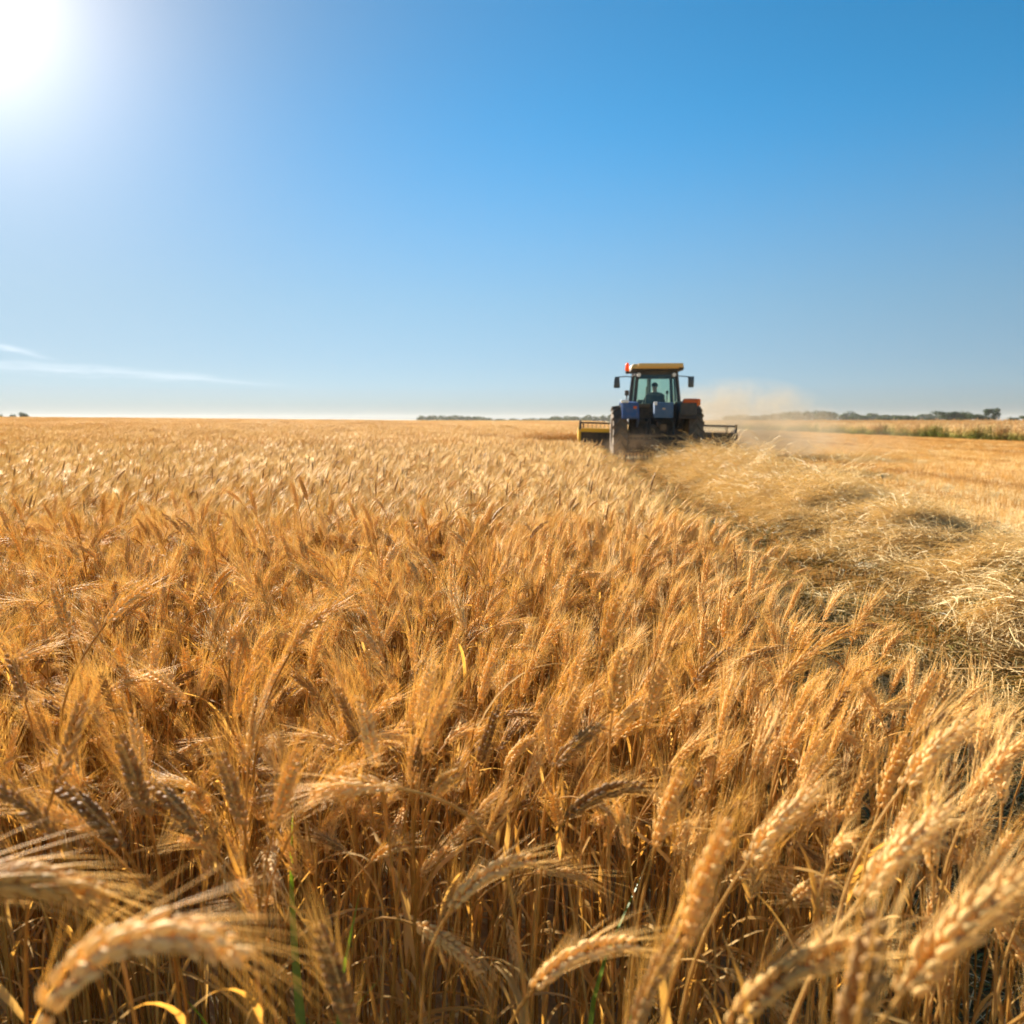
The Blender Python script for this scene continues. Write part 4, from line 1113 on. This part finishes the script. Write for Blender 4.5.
def crop_plants(n, size):
    mb = MB()
    for _ in range(n):
        b = np.array([prng.uniform(-.5, .5) * size, prng.uniform(-.5, .5) * size, 0]); h = prng.uniform(0.98, 1.22)
        tp = b + np.array([prng.normal(0, .05), prng.normal(0, .05), h])
        mb.tube([b, (b + tp) / 2, tp], [.013, .011, .006], 4, caps=False)
        for k in range(9):
            q = prng.uniform(.12, .92); p = b + (tp - b) * q; a = prng.uniform(0, 6.3)
            hd_ = np.array([math.cos(a), math.sin(a), 0]); ln = prng.uniform(.3, .55) * (1.1 - .5 * abs(q - .5)); th = R(prng.uniform(15, 40)); pts = [p]
            for i in range(5):
                th += R(prng.uniform(14, 34)); pts.append(pts[-1] + (hd_ * math.sin(th) + np.array([0, 0, 1]) * math.cos(th)) * ln / 5)
            ribbon(mb, np.array(pts), [.018, .03, .03, .024, .014, .002], np.array([-math.sin(a), math.cos(a), 0]), .25)
        for k in range(6):
            awn(mb, tp - np.array([0, 0, .03]), unit(np.array([prng.normal(0, .35), prng.normal(0, .35), 1])), prng.uniform(.10, .22), .007, 1, 0, 3)
    return mb.build('tall_crop', M['crop'], link=False)
crop_protos = [crop_plants(7, .7) for _ in range(5)]
cx, cyy = [], []
for yy in np.arange(34, 210, 1.0):
    st = 0.62 if yy < 80 else 1.0
    for xx in np.arange(0, 26 if yy < 100 else 44, st):
        for rep in range(2 if yy < 70 and xx < 4 else 1):
            cx.append(28.6 + .03 * yy + xx + prg.normal(0, .14) + .35 * math.sin(yy * .7)); cyy.append(yy + prg.uniform(0, 1.0))
cx, cyy = np.array(cx), np.array(cyy); k = cx < 0.70 * cyy + 6
cx, cyy = cx[k], cyy[k]
to = scatter('tall_crop', crop_protos, np.stack([cx, cyy, gz(cx, cyy)], -1), np.stack([cx * 0, cx * 0, prg.uniform(0, 6.3, len(cx))], -1), prg.normal(0.94, .07, len(cx)), prg.integers(0, 5, len(cx)))
tag(to, 'tall drying crop with tan tops and green lower leaves on the right', 'crop', kind='stuff')

# ------------------------------------------------------------------ trees on the horizon
def leaf_mat(name, a, b):
    m, t, o = nodes(name)
    oi = t.nodes.new('ShaderNodeObjectInfo'); tcn = t.nodes.new('ShaderNodeTexCoord')
    nz = tnoise(t, 1.3, 4, tcn.outputs['Object'])
    f = tmath(t, 'ADD', tmath(t, 'MULTIPLY', nz, .7), tmath(t, 'MULTIPLY', oi.outputs['Random'], .3))
    c = ramp(t, f, [(.3, a), (.7, b)])
    d = t.nodes.new('ShaderNodeBsdfDiffuse'); t.links.new(c, d.inputs[0])
    tr_ = t.nodes.new('ShaderNodeBsdfTranslucent'); t.links.new(c, tr_.inputs[0])
    ms = t.nodes.new('ShaderNodeMixShader'); ms.inputs[0].default_value = .3
    t.links.new(d.outputs[0], ms.inputs[1]); t.links.new(tr_.outputs[0], ms.inputs[2]); t.links.new(ms.outputs[0], o.inputs['Surface'])
    return m
M['leaves'] = leaf_mat('tree_leaves', (0.026, 0.046, 0.010), (0.075, 0.096, 0.024))
M['bark'] = paint_mat('tree_bark', (0.10, 0.075, 0.05), 0.9, 0.1)
def tree_meshes(wid, h, seed, n=2600):
    rg = np.random.default_rng(seed)
    lob = [(np.array([0, 0, h * .48]), wid * .36, h * .42)]
    for _ in range(9):
        a = rg.uniform(0, 6.3); q = rg.uniform(.12, .36) * wid
        lob.append((np.array([math.cos(a) * q, math.sin(a) * q, h * rg.uniform(.14, .80)]), wid * rg.uniform(.13, .24), h * rg.uniform(.12, .22)))
    v = []; f = []
    for i in range(n):
        c_, rx, rz_ = lob[rg.integers(0, len(lob))]
        d = unit(rg.normal(0, 1, 3)); r_ = rg.uniform(.45, 1.08)
        p = c_ + d * np.array([rx, rx, rz_]) * r_
        nn = unit(d + rg.normal(0, .6, 3)); a = unit(np.cross(nn, rg.normal(0, 1, 3))); b_ = np.cross(nn, a); s = rg.uniform(.09, .22) * (h / 6)
        k_ = len(v)
        v += [p + a * s, p + b_ * s * .8, p - a * s, p - b_ * s * .7]; f.append((k_, k_ + 1, k_ + 2, k_ + 3))
    cr = MB(); cr.add(v, f)
    tk = MB(); tk.tube([(0, 0, -.2), (.05, 0, h * .25), (0, .08, h * .5)], [h * .035, h * .027, h * .015], 7)
    for _ in range(5):
        a = rg.uniform(0, 6.3); tk.tube([(0.03, 0, h * rg.uniform(.2, .35)), (math.cos(a) * wid * .12, math.sin(a) * wid * .12, h * .48), (math.cos(a) * wid * .25, math.sin(a) * wid * .25, h * .66)], [h * .016, h * .011, h * .005], 5)
    return cr.build('crown', M['leaves'], link=False).data, tk.build('trunk', M['bark'], link=False, smooth_=True).data
TREES = [tree_meshes(6, 6.2, s) for s in range(5)] 
def tree(px_x, dist, h, wid, k, label, group=None, rz=0.0):
    z0 = float(gz(px_x, dist))
    r = empty('tree', (px_x, dist, z0), rz); r.scale = (wid * 1.25 / 6, wid * 1.25 / 6, h / 6.2)
    tag(r, label, 'tree', group)
    for nm, me in zip(('crown', 'trunk'), TREES[k]):
        o = bpy.data.objects.new(nm, me); COL.objects.link(o); o.parent = r
G = 'trees on the horizon beyond the tall crop'
tree(179.9, 330.0, 5.47 - float(gz(179.9, 330.0)), 10.89, 0, 'broad dark round tree at the left end of the dark clump above the tall crop', G, 0.0)
tree(192.8, 345.0, 5.96 - float(gz(192.8, 345.0)), 8.06, 1, 'dark round tree second from the left in the clump above the tall crop', G, 1.3)
tree(190.2, 330.0, 4.36 - float(gz(190.2, 330.0)), 7.71, 2, 'low dark tree dipping in the middle of the clump above the tall crop', G, 2.6)
tree(206.1, 350.0, 3.66 - float(gz(206.1, 350.0)), 4.81, 3, 'smallest bush like tree just left of the tallest tree on the horizon', G, 3.9)
tree(194.2, 325.0, 6.51 - float(gz(194.2, 325.0)), 6.70, 4, 'tallest dark tree on the right horizon, standing at the right end of the clump', G, 5.2)
tree(217.0, 350.0, 3.37 - float(gz(217.0, 350.0)), 5.78, 1, 'small lone tree on the horizon between the tall dark clump and the photo edge', G, 1.3)
tree(223.1, 350.0, 3.96 - float(gz(223.1, 350.0)), 4.81, 2, 'small tree cut by the right edge of the photo', G, 2.6)
tree(222.7, 340.0, 5.32 - float(gz(222.7, 340.0)), 6.55, 3, 'dark tree just beyond the right edge of the photo', G, 3.9)
tree(205.8, 420.0, 3.78 - float(gz(205.8, 420.0)), 10.39, 0, 'low bluish grey tree pair left of the dark clump above the tall crop', G, 0.0)
tree(217.9, 420.0, 2.72 - float(gz(217.9, 420.0)), 6.93, 2, 'low faint bush between the bluish tree and the dark clump', G, 2.6)
tree(220.2, 480.0, 4.54 - float(gz(220.2, 480.0)), 9.90, 1, 'hazy brown tree with rounded top left of the bluish grey tree', G, 1.3)
tree(227.5, 520.0, 4.81 - float(gz(227.5, 520.0)), 7.15, 3, 'narrow hazy tree standing left of the rounded brown tree', G, 3.9)
tree(218.4, 520.0, 3.49 - float(gz(218.4, 520.0)), 10.01, 4, 'low hazy tree between the narrow tree and the dust', G, 5.2)
tree(-190.5, 300.0, 4.85 - float(gz(-190.5, 300.0)), 3.30, 1, 'faint small tree at the left edge of the photo on the wheat horizon', None, 1.3)
tree(-186.0, 300.0, 4.43 - float(gz(-186.0, 300.0)), 2.89, 3, 'small grey tree in the middle of the three on the left wheat horizon', None, 3.9)
tree(-181.9, 300.0, 4.54 - float(gz(-181.9, 300.0)), 4.54, 0, 'broad grey tree rightmost of the three on the left wheat horizon', None, 0.0)
def woodland(name, label, x0, x1, y, hmin, hmax, n, seed):
    rg = np.random.default_rng(seed); mb = MB()
    for i in range(n):
        xx = rg.uniform(x0, x1); yy = y + rg.uniform(-30, 30); h = rg.uniform(hmin, hmax) * (0.7 + .5 * math.sin(xx * .021 + seed) ** 2); w = rg.uniform(9, 16); z0 = float(gz(xx, yy))
        v = []; f = []
        for j in range(170):
            d = unit(rg.normal(0, 1, 3)); p = np.array([xx, yy, z0 + h * .5]) + d * np.array([w * .5, w * .5, h * .5]) * rg.uniform(.6, 1.05)
            a = unit(np.cross(d, rg.normal(0, 1, 3))); b_ = np.cross(d, a); s = rg.uniform(.5, 1.2); k_ = len(v)
            v += [p + a * s, p + b_ * s, p - a * s, p - b_ * s]; f.append((k_, k_ + 1, k_ + 2, k_ + 3))
        mb.add(v, f)
    o = mb.build(name, M['leaves']); tag(o, label, 'woodland', kind='stuff')
woodland('distant_woodland', 'low hazy blue grey woodland on the horizon behind the wheat, left of the tractor', -95, 150, 860, 4.6, 7.6, 60, 3)
woodland('distant_woodland', 'low hazy brown treeline on the horizon, right of the tractor behind the dust', 200, 420, 760, 6, 9.5, 80, 8)

# ------------------------------------------------------------------ dust and haze
def dust(name, c, size, dens, label, seed, colr=(0.53, 0.43, 0.30), lean=0.0):
    b = MB().box((0, 0, 0), (2, 2, 2)); 
    m, t, o = nodes('dust_air')
    tcn = t.nodes.new('ShaderNodeTexCoord'); geo = t.nodes.new('ShaderNodeNewGeometry')
    ln = t.nodes.new('ShaderNodeVectorMath'); ln.operation = 'LENGTH'; t.links.new(tcn.outputs['Object'], ln.inputs[0])
    fall = tmath(t, 'SUBTRACT', 1.0, ln.outputs['Value'], True)
    mp = t.nodes.new('ShaderNodeMapping'); t.links.new(geo.outputs['Position'], mp.inputs[0]); mp.inputs['Location'].default_value = (seed, seed, 0)
    nz = tnoise(t, 0.9, 5, mp.outputs[0], .65)
    nz = tmath(t, 'MULTIPLY', tmath(t, 'SUBTRACT', nz, .41, True), 5.0)
    d = tmath(t, 'MULTIPLY', tmath(t, 'MULTIPLY', fall, nz), dens)
    pv = t.nodes.new('ShaderNodeVolumePrincipled'); pv.inputs['Color'].default_value = (*colr, 1); pv.inputs['Anisotropy'].default_value = .2
    t.links.new(d, pv.inputs['Density']); t.links.new(pv.outputs[0], o.inputs['Volume'])
    ob = b.build(name, m); ob.location = c; ob.scale = size
    tag(ob, label, 'dust', kind='stuff'); return ob
dust('dust_plume', (8.0, 28.6, .80), (3.9, 2.5, 2.1), 1.5, 'brown dust plume rising on the right of the tractor', 3.0)
dust('dust_cloud', (10.5, 30.5, 0.5), (5.5, 3.0, 1.1), 0.42, 'low dust drifting over the stubble right of the cutting table', 9.0)
dust('chaff_cloud', (4.5, 22.3, 0.35), (2.4, 1.3, 0.8), 0.9, 'brown chaff and dust thrown up behind the rear wheels', 15.0, (0.72, 0.52, 0.33))
def haze():
    b = MB().box((0, 0, 0), (5400, 5400, 20)); m, t, o = nodes('haze_air')
    pv = t.nodes.new('ShaderNodeVolumePrincipled'); pv.inputs['Color'].default_value = (0.80, 0.80, 0.80, 1); pv.inputs['Density'].default_value = 0.00012; pv.inputs['Anisotropy'].default_value = .2
    t.links.new(pv.outputs[0], o.inputs['Volume'])
    ob = b.build('haze', m); ob.location = (0, 0, 6.4); tag(ob, 'pale haze in the air over the whole field', 'haze', kind='stuff')
haze()
